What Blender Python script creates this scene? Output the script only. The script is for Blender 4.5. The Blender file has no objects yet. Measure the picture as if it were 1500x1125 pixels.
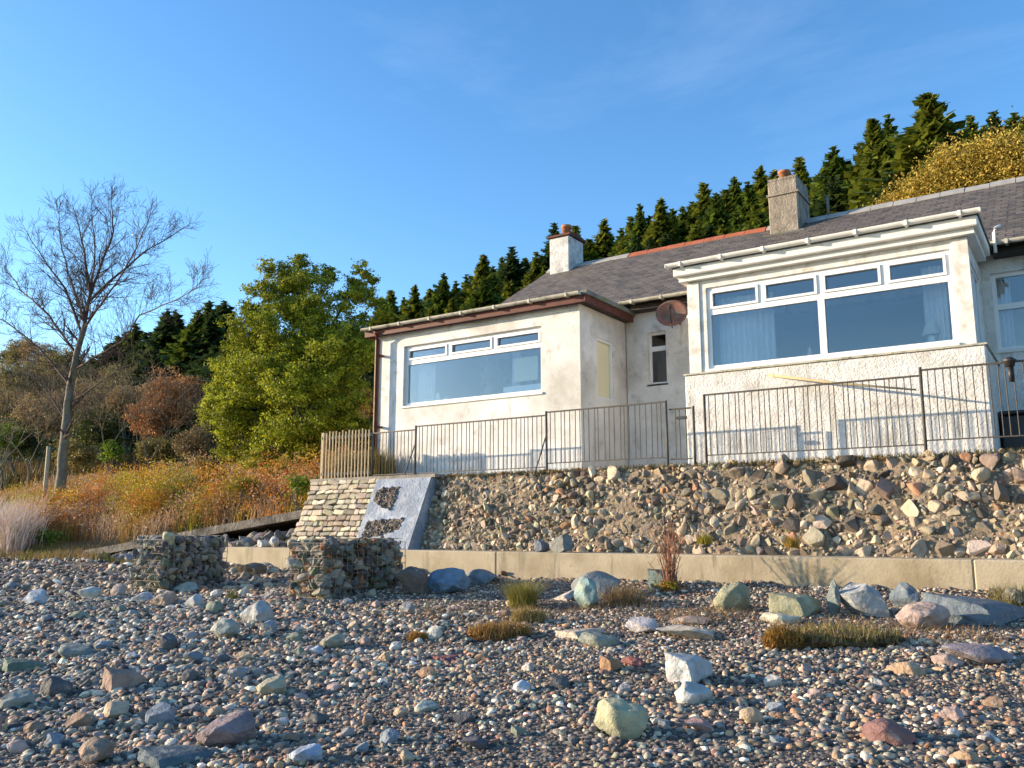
import bpy, math, random
import numpy as np
from mathutils import Vector, Matrix, noise as mnoise
S = bpy.context.scene
COL = S.collection
rnd = random.Random(7)
NR = np.random.RandomState(11)

# ------------------------------------------------------------------ camera
FPX = 1260.0
PITCH = math.atan(213.5/FPX)
YAW = math.atan(860/math.hypot(FPX, 213.5))
EYE = np.array([0, 0, 1.45])
cam = bpy.data.cameras.new('camera')
cam.sensor_width = 36; cam.lens = 36*FPX/1500
cam.clip_start = .05; cam.clip_end = 3000
camo = bpy.data.objects.new('camera', cam); COL.objects.link(camo)
camo.location = EYE; camo.rotation_euler = (math.pi/2+PITCH, 0, YAW)
S.camera = camo

# ------------------------------------------------------------------ world and sun
SUN_AZ = math.radians(66); SUN_EL = math.radians(12.5)      # azimuth from -Y towards -X
SD = Vector((-math.sin(SUN_AZ)*math.cos(SUN_EL), -math.cos(SUN_AZ)*math.cos(SUN_EL), math.sin(SUN_EL)))
W = bpy.data.worlds.new('World'); S.world = W; W.use_nodes = True
nt = W.node_tree; nt.nodes.clear()
def wn(t, **k):
    n = nt.nodes.new(t)
    for a, b in k.items(): setattr(n, a, b)
    return n
sky = wn('ShaderNodeTexSky', sky_type='NISHITA', sun_disc=False)
sky.sun_elevation = SUN_EL
sky.sun_rotation = math.atan2(SD.x, SD.y)
sky.altitude = 0; sky.air_density = 1.0; sky.dust_density = .35; sky.ozone_density = 2.6
hs = wn('ShaderNodeHueSaturation'); hs.inputs['Hue'].default_value = .503; hs.inputs['Saturation'].default_value = 1.2; hs.inputs['Value'].default_value = 1.22
tc = wn('ShaderNodeTexCoord'); mp = wn('ShaderNodeMapping'); mp.inputs['Scale'].default_value = (1.0, 1.4, 3.2); mp.inputs['Rotation'].default_value = (.25, .15, .3)
nz = wn('ShaderNodeTexNoise'); nz.inputs['Scale'].default_value = 1.7; nz.inputs['Detail'].default_value = 9; nz.inputs['Roughness'].default_value = .62; nz.inputs['Distortion'].default_value = .5
cr = wn('ShaderNodeValToRGB'); cr.color_ramp.elements[0].position = .56; cr.color_ramp.elements[1].position = .95
cr.color_ramp.elements[1].color = (.09, .09, .09, 1)
mx = wn('ShaderNodeMixRGB'); mx.inputs[2].default_value = (7.0, 7.6, 8.6, 1)
bg = wn('ShaderNodeBackground'); bg.inputs[1].default_value = .15; ow = wn('ShaderNodeOutputWorld')
L = nt.links.new
L(sky.outputs[0], hs.inputs['Color']); L(tc.outputs['Generated'], mp.inputs[0]); L(mp.outputs[0], nz.inputs[0]); L(nz.outputs[0], cr.inputs[0])
L(cr.outputs[0], mx.inputs[0]); L(hs.outputs[0], mx.inputs[1]); L(mx.outputs[0], bg.inputs[0]); L(bg.outputs[0], ow.inputs[0])
sl = bpy.data.lights.new('sun', 'SUN'); sl.energy = 5.0; sl.angle = math.radians(.6); sl.color = (1, .80, .57)
so = bpy.data.objects.new('sun', sl); COL.objects.link(so)
so.rotation_euler = (-SD).to_track_quat('-Z', 'Y').to_euler(); so.location = (-30, -20, 20)
S.view_settings.view_transform = 'Standard'; S.view_settings.look = 'None'
S.view_settings.exposure = .95; S.view_settings.gamma = 1
S.render.engine = 'CYCLES'
S.cycles.max_bounces = 6; S.cycles.diffuse_bounces = 3; S.cycles.glossy_bounces = 3; S.cycles.transmission_bounces = 4; S.cycles.transparent_max_bounces = 8
S.cycles.use_denoising = True

# ------------------------------------------------------------------ photo rays -> real positions
cF = np.array([-math.sin(YAW), math.cos(YAW), 0]); cR = np.array([math.cos(YAW), math.sin(YAW), 0]); cZ = np.array([0, 0, 1.])
def ray(x, y):
    u = (x-750)/FPX; v = (562.5-y)/FPX
    return cF*math.cos(PITCH)+cZ*math.sin(PITCH)+cR*u+(cZ*math.cos(PITCH)-cF*math.sin(PITCH))*v
def atY(x, y, Y):
    k = ray(x, y); return EYE+k*(Y/k[1])
def sstep(a, b, x):
    t = min(1, max(0, (x-a)/(b-a))); return t*t*(3-2*t)
def n3(x, y, z=0): return mnoise.noise(Vector((x, y, z)))
def H(X, Y):
    """height of the land"""
    z = .064*Y if Y > -8 else .064*-8+(Y+8)*.06
    z += (.07+.06*n3(X*.8, 2.2)+.04*n3(X*2.3, 7))*sstep(9.9, 10.9, Y)*(1-sstep(11.3, 11.8, Y))
    if Y < 11: z += .05*n3(X*.5, Y*.5)+.02*n3(X*1.7, Y*1.7)*(1 if Y > 2 else 0)
    if Y > 11:
        a = .70+.28*sstep(11, 12.6, Y)+1.22*sstep(12.6, 15.3, Y)+.8*sstep(15, 18.5, Y)
        b = .70+.2*sstep(11, 12, Y)+1.3*sstep(12.3, 13, Y)+.3*sstep(20, 24, Y)
        w = sstep(-14.6, -13.2, X)
        z = a*(1-w)+b*w
        k = .20+.115*sstep(-60, -5, X)
        z += k*max(0, Y-19-3*w)*(1-.25*sstep(70, 160, Y))
        z += .12*n3(X*.25, Y*.25)*sstep(12.5, 15, Y)*(1-w)
    return z
def gpix(x, y):
    """the point of the beach seen at photo pixel x, y"""
    k = ray(x, y); t = 3.0
    for _ in range(400):
        P = EYE+k*t
        if P[2] <= H(P[0], P[1]): break
        t += .05
    return EYE+k*t

# ------------------------------------------------------------------ object helpers
def tag(o, label=None, cat=None, group=None, kind=None):
    if label: o['label'] = label
    if cat: o['category'] = cat
    if group: o['group'] = group
    if kind: o['kind'] = kind
    return o
def empty(name, loc, label=None, cat=None, group=None):
    o = bpy.data.objects.new(name, None); COL.objects.link(o); o.location = loc; o.empty_display_size = .1
    return tag(o, label, cat, group)
def link(name, me, mat=None, parent=None):
    o = bpy.data.objects.new(name, me); COL.objects.link(o)
    if mat is not None:
        for m in (mat if isinstance(mat, (list, tuple)) else [mat]): me.materials.append(m)
    if parent is not None:
        o.parent = parent
        o.matrix_parent_inverse = Matrix.Translation(-Vector(wloc(parent)))
    return o
def wloc(o):
    v = Vector(o.location)
    return v if o.parent is None else v+wloc(o.parent) if o.type == 'EMPTY' else v
def fast_mesh(name, V, F, smooth=False, col=None):
    """V (n,3), F (m,k) with all faces of k corners, col (n,3) optional point colours"""
    V = np.asarray(V, dtype=np.float32); F = np.asarray(F, dtype=np.int32)
    me = bpy.data.meshes.new(name); m, k = F.shape
    me.vertices.add(len(V)); me.vertices.foreach_set('co', V.ravel())
    me.loops.add(m*k); me.loops.foreach_set('vertex_index', F.ravel())
    me.polygons.add(m); me.polygons.foreach_set('loop_start', np.arange(0, m*k, k, dtype=np.int32))
    try: me.polygons.foreach_set('loop_total', np.full(m, k, dtype=np.int32))
    except Exception: pass
    me.polygons.foreach_set('use_smooth', np.full(m, smooth, dtype=bool))
    if col is not None:
        a = me.color_attributes.new('Col', 'FLOAT_COLOR', 'POINT')
        c = np.ones((len(V), 4), dtype=np.float32); c[:, :3] = col
        a.data.foreach_set('color', c.ravel())
    me.update(calc_edges=True); me.validate()
    return me
class MB:
    """collects simple shapes into one mesh"""
    def __init__(s): s.v = []; s.f = []; s.sm = []
    def add(s, V, F, smooth=False):
        n = len(s.v); s.v += [tuple(p) for p in V]; s.f += [tuple(i+n for i in f) for f in F]; s.sm += [smooth]*len(F); return s
    def box(s, x0, x1, y0, y1, z0, z1):
        V = [(x0,y0,z0),(x1,y0,z0),(x1,y1,z0),(x0,y1,z0),(x0,y0,z1),(x1,y0,z1),(x1,y1,z1),(x0,y1,z1)]
        return s.add(V, [(0,3,2,1),(4,5,6,7),(0,1,5,4),(1,2,6,5),(2,3,7,6),(3,0,4,7)])
    def tube(s, pts, r, n=8, smooth=True, cap=True):
        pts = [Vector(p) for p in pts]; rr = r if isinstance(r, (list, tuple)) else [r]*len(pts)
        V = []; F = []
        for i, p in enumerate(pts):
            d = (pts[min(i+1, len(pts)-1)]-pts[max(i-1, 0)]).normalized()
            a = d.orthogonal().normalized() if abs(d.z) > .9 else d.cross(Vector((0,0,1))).normalized()
            b = d.cross(a).normalized()
            for k in range(n):
                t = 2*math.pi*k/n; V.append(p+(a*math.cos(t)+b*math.sin(t))*rr[i])
        for i in range(len(pts)-1):
            for k in range(n):
                F.append((i*n+k, i*n+(k+1) % n, (i+1)*n+(k+1) % n, (i+1)*n+k))
        if cap: F.append(tuple(range(n))[::-1]); F.append(tuple((len(pts)-1)*n+k for k in range(n)))
        return s.add(V, F, smooth)
    def prism(s, poly, axis, a, b):
        """poly in the plane across axis: 'x' -> (y,z), 'y' -> (x,z), 'z' -> (x,y)"""
        def P(p, t): return {'x': (t, p[0], p[1]), 'y': (p[0], t, p[1]), 'z': (p[0], p[1], t)}[axis]
        n = len(poly); V = [P(p, a) for p in poly]+[P(p, b) for p in poly]
        F = [tuple(range(n))[::-1], tuple(range(n, 2*n))]+[(i, (i+1) % n, n+(i+1) % n, n+i) for i in range(n)]
        return s.add(V, F)
    def build(s, name, mat=None, parent=None, bevel=0):
        me = bpy.data.meshes.new(name); me.from_pydata(s.v, [], s.f); 
        me.polygons.foreach_set('use_smooth', s.sm); me.update()
        import bmesh
        bm = bmesh.new(); bm.from_mesh(me); bmesh.ops.recalc_face_normals(bm, faces=bm.faces)
        if bevel: bmesh.ops.bevel(bm, geom=bm.edges[:], offset=bevel, segments=1, affect='EDGES')
        bm.to_mesh(me); bm.free()
        return link(name, me, mat, parent)

# ------------------------------------------------------------------ materials
MATS = {}
def mat(name, col=(.5,.5,.5), rough=.8, noise=None, bump=None, attr=False, spec=.3, metal=0, mix2=None, trans=0, extra=None):
    """noise=(scale, amount): light/dark variation; mix2=(colour, scale, low, high): second colour in patches; bump=(scale, strength, distance)"""
    m = bpy.data.materials.new(name); m.use_nodes = True; t = m.node_tree; N = t.nodes; b = N['Principled BSDF']; LK = t.links.new
    b.inputs['Roughness'].default_value = rough; b.inputs['Specular IOR Level'].default_value = spec; b.inputs['Metallic'].default_value = metal
    tc = N.new('ShaderNodeTexCoord')
    geo = N.new('ShaderNodeNewGeometry')
    pos = geo.outputs['Position']
    if attr:
        a = N.new('ShaderNodeAttribute'); a.attribute_name = 'Col'; cur = a.outputs['Color']
        if attr == 'inst': a.attribute_type = 'INSTANCER'; a.attribute_name = 'icol'; pos = tc.outputs['Object']
        if attr == 'obj': a.attribute_type = 'OBJECT'; a.attribute_name = 'rock_colour'; pos = geo.outputs['Position']
    else:
        r = N.new('ShaderNodeRGB'); r.outputs[0].default_value = (*col, 1); cur = r.outputs[0]
    if mix2:
        for (c2, sc, lo, hi, *stk) in (mix2 if isinstance(mix2, list) else [mix2]):
            n = N.new('ShaderNodeTexNoise'); n.inputs['Scale'].default_value = sc; n.inputs['Detail'].default_value = 8; n.inputs['Roughness'].default_value = .65
            if stk:
                mq = N.new('ShaderNodeMapping'); mq.inputs['Scale'].default_value = (1, 1, .13); LK(pos, mq.inputs[0]); LK(mq.outputs[0], n.inputs['Vector'])
            else: LK(pos, n.inputs['Vector'])
            rp = N.new('ShaderNodeMapRange'); rp.inputs['From Min'].default_value = lo; rp.inputs['From Max'].default_value = hi
            LK(n.outputs[0], rp.inputs['Value'])
            x = N.new('ShaderNodeMixRGB'); x.inputs[2].default_value = (*c2, 1); LK(rp.outputs[0], x.inputs[0]); LK(cur, x.inputs[1]); cur = x.outputs[0]
    if noise:
        n = N.new('ShaderNodeTexNoise'); n.inputs['Scale'].default_value = noise[0]; n.inputs['Detail'].default_value = 6
        LK(pos, n.inputs['Vector'])
        rp = N.new('ShaderNodeMapRange'); rp.inputs['From Min'].default_value = .25; rp.inputs['From Max'].default_value = .75
        rp.inputs['To Min'].default_value = 1-noise[1]; rp.inputs['To Max'].default_value = 1+noise[1]
        LK(n.outputs[0], rp.inputs['Value'])
        x = N.new('ShaderNodeVectorMath'); x.operation = 'SCALE'; LK(cur, x.inputs[0]); LK(rp.outputs[0], x.inputs['Scale']); cur = x.outputs[0]
    LK(cur, b.inputs['Base Color'])
    if bump:
        n = N.new('ShaderNodeTexNoise'); n.inputs['Scale'].default_value = bump[0]; n.inputs['Detail'].default_value = 6; n.inputs['Roughness'].default_value = .6
        LK(pos, n.inputs['Vector'])
        bp = N.new('ShaderNodeBump'); bp.inputs['Strength'].default_value = bump[1]; bp.inputs['Distance'].default_value = bump[2]
        LK(n.outputs[0], bp.inputs['Height']); LK(bp.outputs[0], b.inputs['Normal'])
    if trans:
        tr = N.new('ShaderNodeBsdfTranslucent'); LK(cur, tr.inputs[0]); ms = N.new('ShaderNodeMixShader'); ms.inputs[0].default_value = trans
        LK(b.outputs[0], ms.inputs[1]); LK(tr.outputs[0], ms.inputs[2]); LK(ms.outputs[0], N['Material Output'].inputs['Surface'])
    MATS[name] = m
    return m
M_wall = mat('white_render', (.79,.77,.73), .9, (2.3,.12), (42,.8,.018), mix2=[((.52,.49,.43), .9, .44, .70), ((.36,.34,.29), 4.5, .56, .80), ((.34,.31,.25), 5, .60, .74, 1)])
M_harl = mat('rough_harling', (.76,.74,.70), .95, (6,.10), (34,1.0,.03), mix2=[((.52,.49,.43), 2.1, .46, .72), ((.34,.32,.27), 7, .57, .80), ((.38,.35,.28), 6, .60, .76, 1)])
M_board = mat('peeling_white_paint', (.74,.71,.66), .7, (9,.08), (60,.4,.006), mix2=[((.52,.47,.39), 5, .48, .66)])
M_white = mat('white_upvc', (.82,.82,.80), .35, (3,.04), spec=.5)
M_trim = mat('white_trim', (.78,.76,.70), .55, (4,.08), mix2=((.38,.36,.27), 3.5, .60, .78))
M_gutter = mat('weathered_gutter', (.46,.43,.35), .6, (7,.2), mix2=((.20,.19,.12), 6, .52, .66))
M_brown = mat('brown_paint', (.105,.032,.022), .6, (6,.3), mix2=((.19,.08,.045), 9, .58, .7))
M_dark = mat('dark_wood', (.045,.035,.028), .7, (9,.3))
M_black = mat('black_metal', (.022,.022,.024), .5, (20,.3), spec=.5)
M_iron = mat('railing_paint', (.075,.066,.055), .6, (25,.35), mix2=((.20,.11,.06), 18, .6, .7))
M_picket = mat('weathered_picket', (.40,.32,.21), .8, (14,.25))
M_lead = mat('grey_felt', (.16,.16,.14), .9, (4,.3), (12,.5,.02), mix2=((.16,.17,.05), 3, .5, .65))
M_ridge = mat('pale_ridge', (.34,.33,.31), .8, (5,.2)); M_ridgered = mat('red_ridge_tile', (.40,.12,.06), .8, (5,.25))
M_pot = mat('clay_pot', (.45,.19,.09), .8, (9,.2), mix2=((.16,.08,.05), 6, .55, .75))
M_chimw = mat('white_chimney_render', (.62,.61,.58), .9, (5,.2), (20,.8,.02), mix2=((.33,.32,.29), 3.5, .5, .72))
M_chimg = mat('grey_chimney_render', (.33,.28,.22), .9, (6,.22), (20,.9,.03), mix2=[((.20,.17,.13), 3.5, .45, .70), ((.12,.10,.08), 6, .55, .70, 1)])
M_conc = mat('concrete', (.43,.36,.25), .9, (3,.15), (30,.6,.01), mix2=[((.30,.24,.15), 1.3, .46, .66), ((.18,.16,.11), 6, .60, .76), ((.16,.14,.10), 4, .56, .70, 1)])
M_concg = mat('grey_concrete', (.30,.27,.23), .9, (4,.22), (18,.8,.02), mix2=((.16,.14,.11), 2.5, .48, .7))
M_panel = mat('shade_blue_whitewash', (.25,.29,.35), .85, (4,.18), (20,.8,.03), mix2=[((.44,.47,.52), 2.6, .48, .66), ((.15,.16,.19), 5, .60, .74)])  # white panel lying in shadow: the blue shade is painted into the base colour
M_mortar = mat('mortar', (.27,.21,.145), .95, (8,.35), (16,1,.07), mix2=[((.17,.13,.09), 3, .5, .7), ((.36,.30,.22), 2.2, .60, .74)])
M_stone = mat('wall_stone', rough=.9, noise=(9,.25), bump=(22,.7,.02), attr=True)
M_peb = mat('pebble', rough=.65, noise=(3.5,.28), bump=(6,.35,.05), attr='inst', spec=.35)
M_rock = mat('boulder', rough=.8, noise=(9,.32), bump=(13,1,.04), attr='obj', spec=.25, mix2=[((.13,.12,.11), 5, .56, .78), ((.44,.40,.33), 7, .60, .75)])
M_rockl = mat('lichened_boulder', rough=.85, noise=(7,.25), bump=(14,.8,.03), attr='obj', mix2=((.36,.36,.25), 5.5, .50, .60), spec=.2)
M_leaf = mat('leaf', rough=.6, attr=True, trans=.3, spec=.25)
M_dry = mat('dry_stem', rough=.8, attr=True, trans=.2)
M_bark = mat('bark', (.17,.15,.12), .9, (8,.3), (30,.8,.02), mix2=((.22,.22,.10), 3, .5, .65))
M_cwall = mat('room_wall', (.84,.86,.84), .9, (1,.05)); M_floorr = mat('room_floor', (.28,.22,.17), .7)
M_curt = mat('curtain_cloth', (.93,.93,.92), .9, (5,.05), trans=.35)
M_blind = mat('cream_blind', (.80,.74,.50), .8, (2,.04)); M_door = mat('room_door', (.34,.42,.48), .6)
M_shade = mat('lamp_cloth', (.85,.82,.70), .8, trans=.4); M_ceram = mat('ceramic', (.7,.72,.7), .3)
M_turf = mat('turf_soil', (.11,.065,.03), .95, (20,.4), (25,1,.03))

def glass_mat(name, refl, tint=(.85,.93,1)):
    m = bpy.data.materials.new(name); m.use_nodes = True; N = m.node_tree.nodes; LK = m.node_tree.links.new; N.clear()
    o = N.new('ShaderNodeOutputMaterial'); g = N.new('ShaderNodeBsdfGlossy'); g.inputs['Roughness'].default_value = .02; g.inputs['Color'].default_value = (.9,.95,1,1)
    t = N.new('ShaderNodeBsdfTransparent'); t.inputs[0].default_value = (*tint, 1); x = N.new('ShaderNodeMixShader')
    f = N.new('ShaderNodeLayerWeight'); f.inputs['Blend'].default_value = .3
    r = N.new('ShaderNodeMapRange'); r.inputs['To Min'].default_value = refl; r.inputs['To Max'].default_value = 1
    LK(f.outputs['Fresnel'], r.inputs['Value']); LK(r.outputs[0], x.inputs[0]); LK(t.outputs[0], x.inputs[1]); LK(g.outputs[0], x.inputs[2]); LK(x.outputs[0], o.inputs[0])
    return m
M_glass = glass_mat('window_glass', .06, (.97,.99,1))
M_glassd = glass_mat('dark_glass', .06, (.5,.52,.5))

def slate_mat():
    m = bpy.data.materials.new('roof_slate'); m.use_nodes = True; t = m.node_tree; N = t.nodes; LK = t.links.new; b = N['Principled BSDF']
    uv = N.new('ShaderNodeUVMap')
    br = N.new('ShaderNodeTexBrick'); br.offset = .5; br.inputs['Scale'].default_value = 1
    br.inputs['Brick Width'].default_value = .22; br.inputs['Row Height'].default_value = .14; br.inputs['Mortar Size'].default_value = .012
    br.inputs['Color1'].default_value = (.17,.138,.105,1); br.inputs['Color2'].default_value = (.034,.028,.023,1); br.inputs['Mortar'].default_value = (.02,.02,.02,1)
    br.inputs['Bias'].default_value = -.1
    LK(uv.outputs[0], br.inputs['Vector'])
    n = N.new('ShaderNodeTexNoise'); n.inputs['Scale'].default_value = 6; n.inputs['Detail'].default_value = 10; n.inputs['Roughness'].default_value = .8; LK(uv.outputs[0], n.inputs['Vector'])
    rp = N.new('ShaderNodeMapRange'); rp.inputs['From Min'].default_value = .44; rp.inputs['From Max'].default_value = .66; LK(n.outputs[0], rp.inputs['Value'])
    x = N.new('ShaderNodeMixRGB'); x.inputs[2].default_value = (.17,.13,.09,1); LK(rp.outputs[0], x.inputs[0]); LK(br.outputs['Color'], x.inputs[1]); LK(x.outputs[0], b.inputs['Base Color'])
    sp = N.new('ShaderNodeSeparateXYZ'); LK(uv.outputs[0], sp.inputs[0])
    dv = N.new('ShaderNodeMath'); dv.operation = 'DIVIDE'; dv.inputs[1].default_value = .14; LK(sp.outputs[1], dv.inputs[0])
    fr = N.new('ShaderNodeMath'); fr.operation = 'FRACT'; LK(dv.outputs[0], fr.inputs[0])
    iv = N.new('ShaderNodeMath'); iv.operation = 'SUBTRACT'; iv.inputs[0].default_value = 1; LK(fr.outputs[0], iv.inputs[1])
    ad = N.new('ShaderNodeMath'); ad.operation = 'MULTIPLY_ADD'; ad.inputs[1].default_value = .5; LK(br.outputs['Fac'], ad.inputs[0]); ad.inputs[1].default_value = -.8; LK(iv.outputs[0], ad.inputs[2])
    bp = N.new('ShaderNodeBump'); bp.inputs['Strength'].default_value = .9; bp.inputs['Distance'].default_value = .02; LK(ad.outputs[0], bp.inputs['Height']); LK(bp.outputs[0], b.inputs['Normal'])
    b.inputs['Roughness'].default_value = .75
    return m
M_slate = slate_mat()

def ground_mat():
    m = bpy.data.materials.new('land'); m.use_nodes = True; t = m.node_tree; N = t.nodes; LK = t.links.new; b = N['Principled BSDF']
    g = N.new('ShaderNodeNewGeometry'); pos = g.outputs['Position']
    v = N.new('ShaderNodeTexVoronoi'); v.inputs['Scale'].default_value = 30; LK(pos, v.inputs['Vector'])
    r1 = N.new('ShaderNodeValToRGB'); e = r1.color_ramp.elements; e[0].color = (.04,.032,.028,1); e[1].color = (.20,.155,.12,1)
    sx = N.new('ShaderNodeSeparateColor'); LK(v.outputs['Color'], sx.inputs[0]); LK(sx.outputs[0], r1.inputs[0])
    n = N.new('ShaderNodeTexNoise'); n.inputs['Scale'].default_value = .8; n.inputs['Detail'].default_value = 9; LK(pos, n.inputs['Vector'])
    r2 = N.new('ShaderNodeValToRGB'); e = r2.color_ramp.elements; e[0].position = .35; e[0].color = (.035,.05,.014,1); e[1].position = .65; e[1].color = (.20,.10,.035,1)
    LK(n.outputs[0], r2.inputs[0])
    sp = N.new('ShaderNodeSeparateXYZ'); LK(pos, sp.inputs[0])
    md = N.new('ShaderNodeMath'); md.operation = 'MULTIPLY_ADD'; md.inputs[1].default_value = 1.6; LK(n.outputs[0], md.inputs[0]); LK(sp.outputs[1], md.inputs[2])
    rp = N.new('ShaderNodeMapRange'); rp.inputs['From Min'].default_value = 12.3; rp.inputs['From Max'].default_value = 12.9; LK(md.outputs[0], rp.inputs['Value'])
    x = N.new('ShaderNodeMixRGB'); LK(rp.outputs[0], x.inputs[0]); LK(r1.outputs[0], x.inputs[1]); LK(r2.outputs[0], x.inputs[2]); LK(x.outputs[0], b.inputs['Base Color'])
    bp = N.new('ShaderNodeBump'); bp.inputs['Strength'].default_value = .8; bp.inputs['Distance'].default_value = .03; LK(v.outputs['Distance'], bp.inputs['Height']); bp.invert = True
    LK(bp.outputs[0], b.inputs['Normal']); b.inputs['Roughness'].default_value = .9
    return m
# ------------------------------------------------------------------ land and water
def axis(parts):
    out = []
    for a, b, s in parts: out += list(np.arange(a, b, s))
    return np.array(out+[parts[-1][1]])
gx = axis([(-900,-200,50),(-200,-60,10),(-60,-26,2),(-26,8,.25),(8,40,2),(40,200,10),(200,900,50)])
gy = axis([(-600,-60,60),(-60,-10,5),(-10,2,1),(2,20,.2),(20,60,1.5),(60,200,8),(200,900,50)])
GV = np.array([(x, y, H(x, y)) for y in gy for x in gx])
nx = len(gx); GF = [(j*nx+i, j*nx+i+1, (j+1)*nx+i+1, (j+1)*nx+i) for j in range(len(gy)-1) for i in range(nx-1)]
tag(link('ground', fast_mesh('ground', GV, GF, True), ground_mat()), kind='structure')
w_ = MB(); w_.add([(-900,-600,-.45),(900,-600,-.45),(900,-6,-.45),(-900,-6,-.45)], [(0,1,2,3)])
tag(w_.build('water', mat('water', (.03,.06,.08), .08, bump=(1.2,.3,.1), spec=.5)), kind='structure')

# ------------------------------------------------------------------ the cottage
house = empty('cottage', (-6, 14.8, 2.4), 'long white rendered cottage with slate roof and two flat roofed bays', 'house')
def wall_y(name, x0, x1, z0, z1, yf, th, holes, m):
    """wall facing -Y with rectangular holes (x0,x1,z0,z1), with reveals"""
    xs = sorted({x0, x1, *[h[0] for h in holes], *[h[1] for h in holes]}); zs = sorted({z0, z1, *[h[2] for h in holes], *[h[3] for h in holes]})
    def solid(i, j):
        if i < 0 or j < 0 or i >= len(xs)-1 or j >= len(zs)-1: return False
        cx = (xs[i]+xs[i+1])/2; cz = (zs[j]+zs[j+1])/2
        return not any(h[0] < cx < h[1] and h[2] < cz < h[3] for h in holes)
    b = MB()
    for i in range(len(xs)-1):
        for j in range(len(zs)-1):
            if not solid(i, j): continue
            a, c, d, e = xs[i], xs[i+1], zs[j], zs[j+1]; y0 = yf; y1 = yf+th
            b.add([(a,y0,d),(c,y0,d),(c,y0,e),(a,y0,e)], [(0,1,2,3)]); b.add([(a,y1,d),(c,y1,d),(c,y1,e),(a,y1,e)], [(3,2,1,0)])
            if not solid(i-1, j): b.add([(a,y0,d),(a,y1,d),(a,y1,e),(a,y0,e)], [(0,3,2,1)])
            if not solid(i+1, j): b.add([(c,y0,d),(c,y1,d),(c,y1,e),(c,y0,e)], [(0,1,2,3)])
            if not solid(i, j-1): b.add([(a,y0,d),(c,y0,d),(c,y1,d),(a,y1,d)], [(3,2,1,0)])
            if not solid(i, j+1): b.add([(a,y0,e),(c,y0,e),(c,y1,e),(a,y1,e)], [(0,1,2,3)])
    me = bpy.data.meshes.new(name); me.from_pydata(b.v, [], b.f); me.update()
    return link(name, me, m, house)
LW = (-11.40,-8.10,3.90,5.13); RW = (-4.95,-1.37,3.98,5.33); NW = (-6.84,-6.46,4.17,5.17); MW = (-1.03,1.1,4.14,5.36)
wall_y('bay_wall', -12.16, -7.30, 2.38, 5.42, 13.0, .22, [LW], M_wall)
b = MB(); b.box(-7.5,-7.30,13.22,13.62,2.38,5.42); b.box(-7.5,-7.30,14.26,14.86,2.38,5.42); b.box(-7.5,-7.30,13.62,14.26,2.38,3.80); b.box(-7.5,-7.30,13.62,14.26,4.93,5.42)
b.build('bay_side_wall', M_wall, house)
MB().box(-12.16,-11.94,13.22,17.0,2.2,5.42).build('bay_side_wall', M_wall, house)
wall_y('front_wall', -7.28, 5.0, 2.38, 5.66, 14.8, .25, [NW, MW, (-5.0,-1.35,2.6,5.2)], M_wall)
# gable wall of the main house
b = MB(); b.prism([(14.9,2.3),(21.3,2.3),(21.3,5.6),(18.0,7.82),(14.9,5.66)], 'x', -10.85, -10.55); b.build('gable_wall', M_wall, house)
b = MB(); b.box(-10.5,5.0,21.05,21.3,2.3,5.6); b.build('back_wall', M_wall, house)
# right bay: harled plinth with ledge, board pillars and panels over it
PX0, PX1 = -5.32, -1.03
MB().box(PX0, PX1, 12.9, 14.79, 2.38, 3.90).build('plinth', M_harl, house, bevel=.02)
MB().box(PX0-.02, PX1+.02, 12.88, 14.785, 3.90, 3.925).build('ledge', M_gutter, house)
wall_y('bay_wall', -5.24, -1.16, 3.926, 5.46, 13.0, .14, [RW], M_board)
b = MB(); b.box(-1.30,-1.16,13.14,13.36,3.926,5.46); b.box(-1.30,-1.16,14.50,14.79,3.926,5.46); b.box(-1.30,-1.16,13.36,14.50,5.22,5.46); b.box(-1.30,-1.16,13.36,14.50,3.926,4.05); b.build('bay_side_wall', M_board, house)
MB().box(-5.24,-5.10,13.14,14.79,3.926,5.46).build('bay_side_wall', M_board, house)
MB().box(-5.26,-5.06,12.975,12.997,3.93,5.44).build('corner_board', M_board, house); MB().box(-1.34,-1.14,12.975,12.997,3.93,5.44).build('corner_board', M_board, house)
# flat roofs
MB().box(-12.28,-7.10,12.84,17.2,5.50,5.56).build('flat_roof', M_lead, house)
b = MB(); b.box(-12.26,-7.13,12.86,17.1,5.424,5.50); b.build('soffit', M_dark, house)
b = MB(); b.box(-12.27,-7.12,12.81,12.858,5.395,5.52); b.box(-7.128,-7.08,12.81,14.72,5.395,5.52); b.box(-12.32,-12.27,12.81,17.1,5.395,5.52); b.build('fascia', M_brown, house)
MB().box(-7.17,-7.04,12.80,14.74,5.521,5.60).build('roof_edge', M_lead, house)
def gutter(name, x0, x1, y, z, r, m, brackets=0, parent=house):
    t = MB(); n = 8; V = []; F = []
    for x in (x0, x1):
        for rr in (r, r-.012):
            for k in range(n+1):
                a = math.pi+math.pi*k/n; V.append((x, y+rr*math.cos(a), z+rr*math.sin(a)))
    q = n+1
    for k in range(n):
        F += [(k, k+1, 2*q+k+1, 2*q+k), (q+k, 3*q+k, 3*q+k+1, q+k+1), (k, q+k, q+k+1, k+1), (2*q+k, 2*q+k+1, 3*q+k+1, 3*q+k)]
    F += [(0, 2*q, 3*q, q), (n, q+n, 3*q+n, 2*q+n)]
    t.add(V, F)
    for i in range(brackets):
        x = x0+.25+(x1-x0-.5)*i/(brackets-1); t.box(x-.02, x+.02, y-r-.006, y+r+.03, z-r-.012, z+.006)
    for x in (x0, x1): t.box(x-.006, x+.006, y-r, y+r, z-r, z)
    return t.build(name, m, parent)
gutter('gutter', -12.32, -7.16, 12.745, 5.565, .055, M_gutter, 7)
gutter('gutter', -5.50, -.93, 12.72, 5.74, .06, M_trim, 7)
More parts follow.
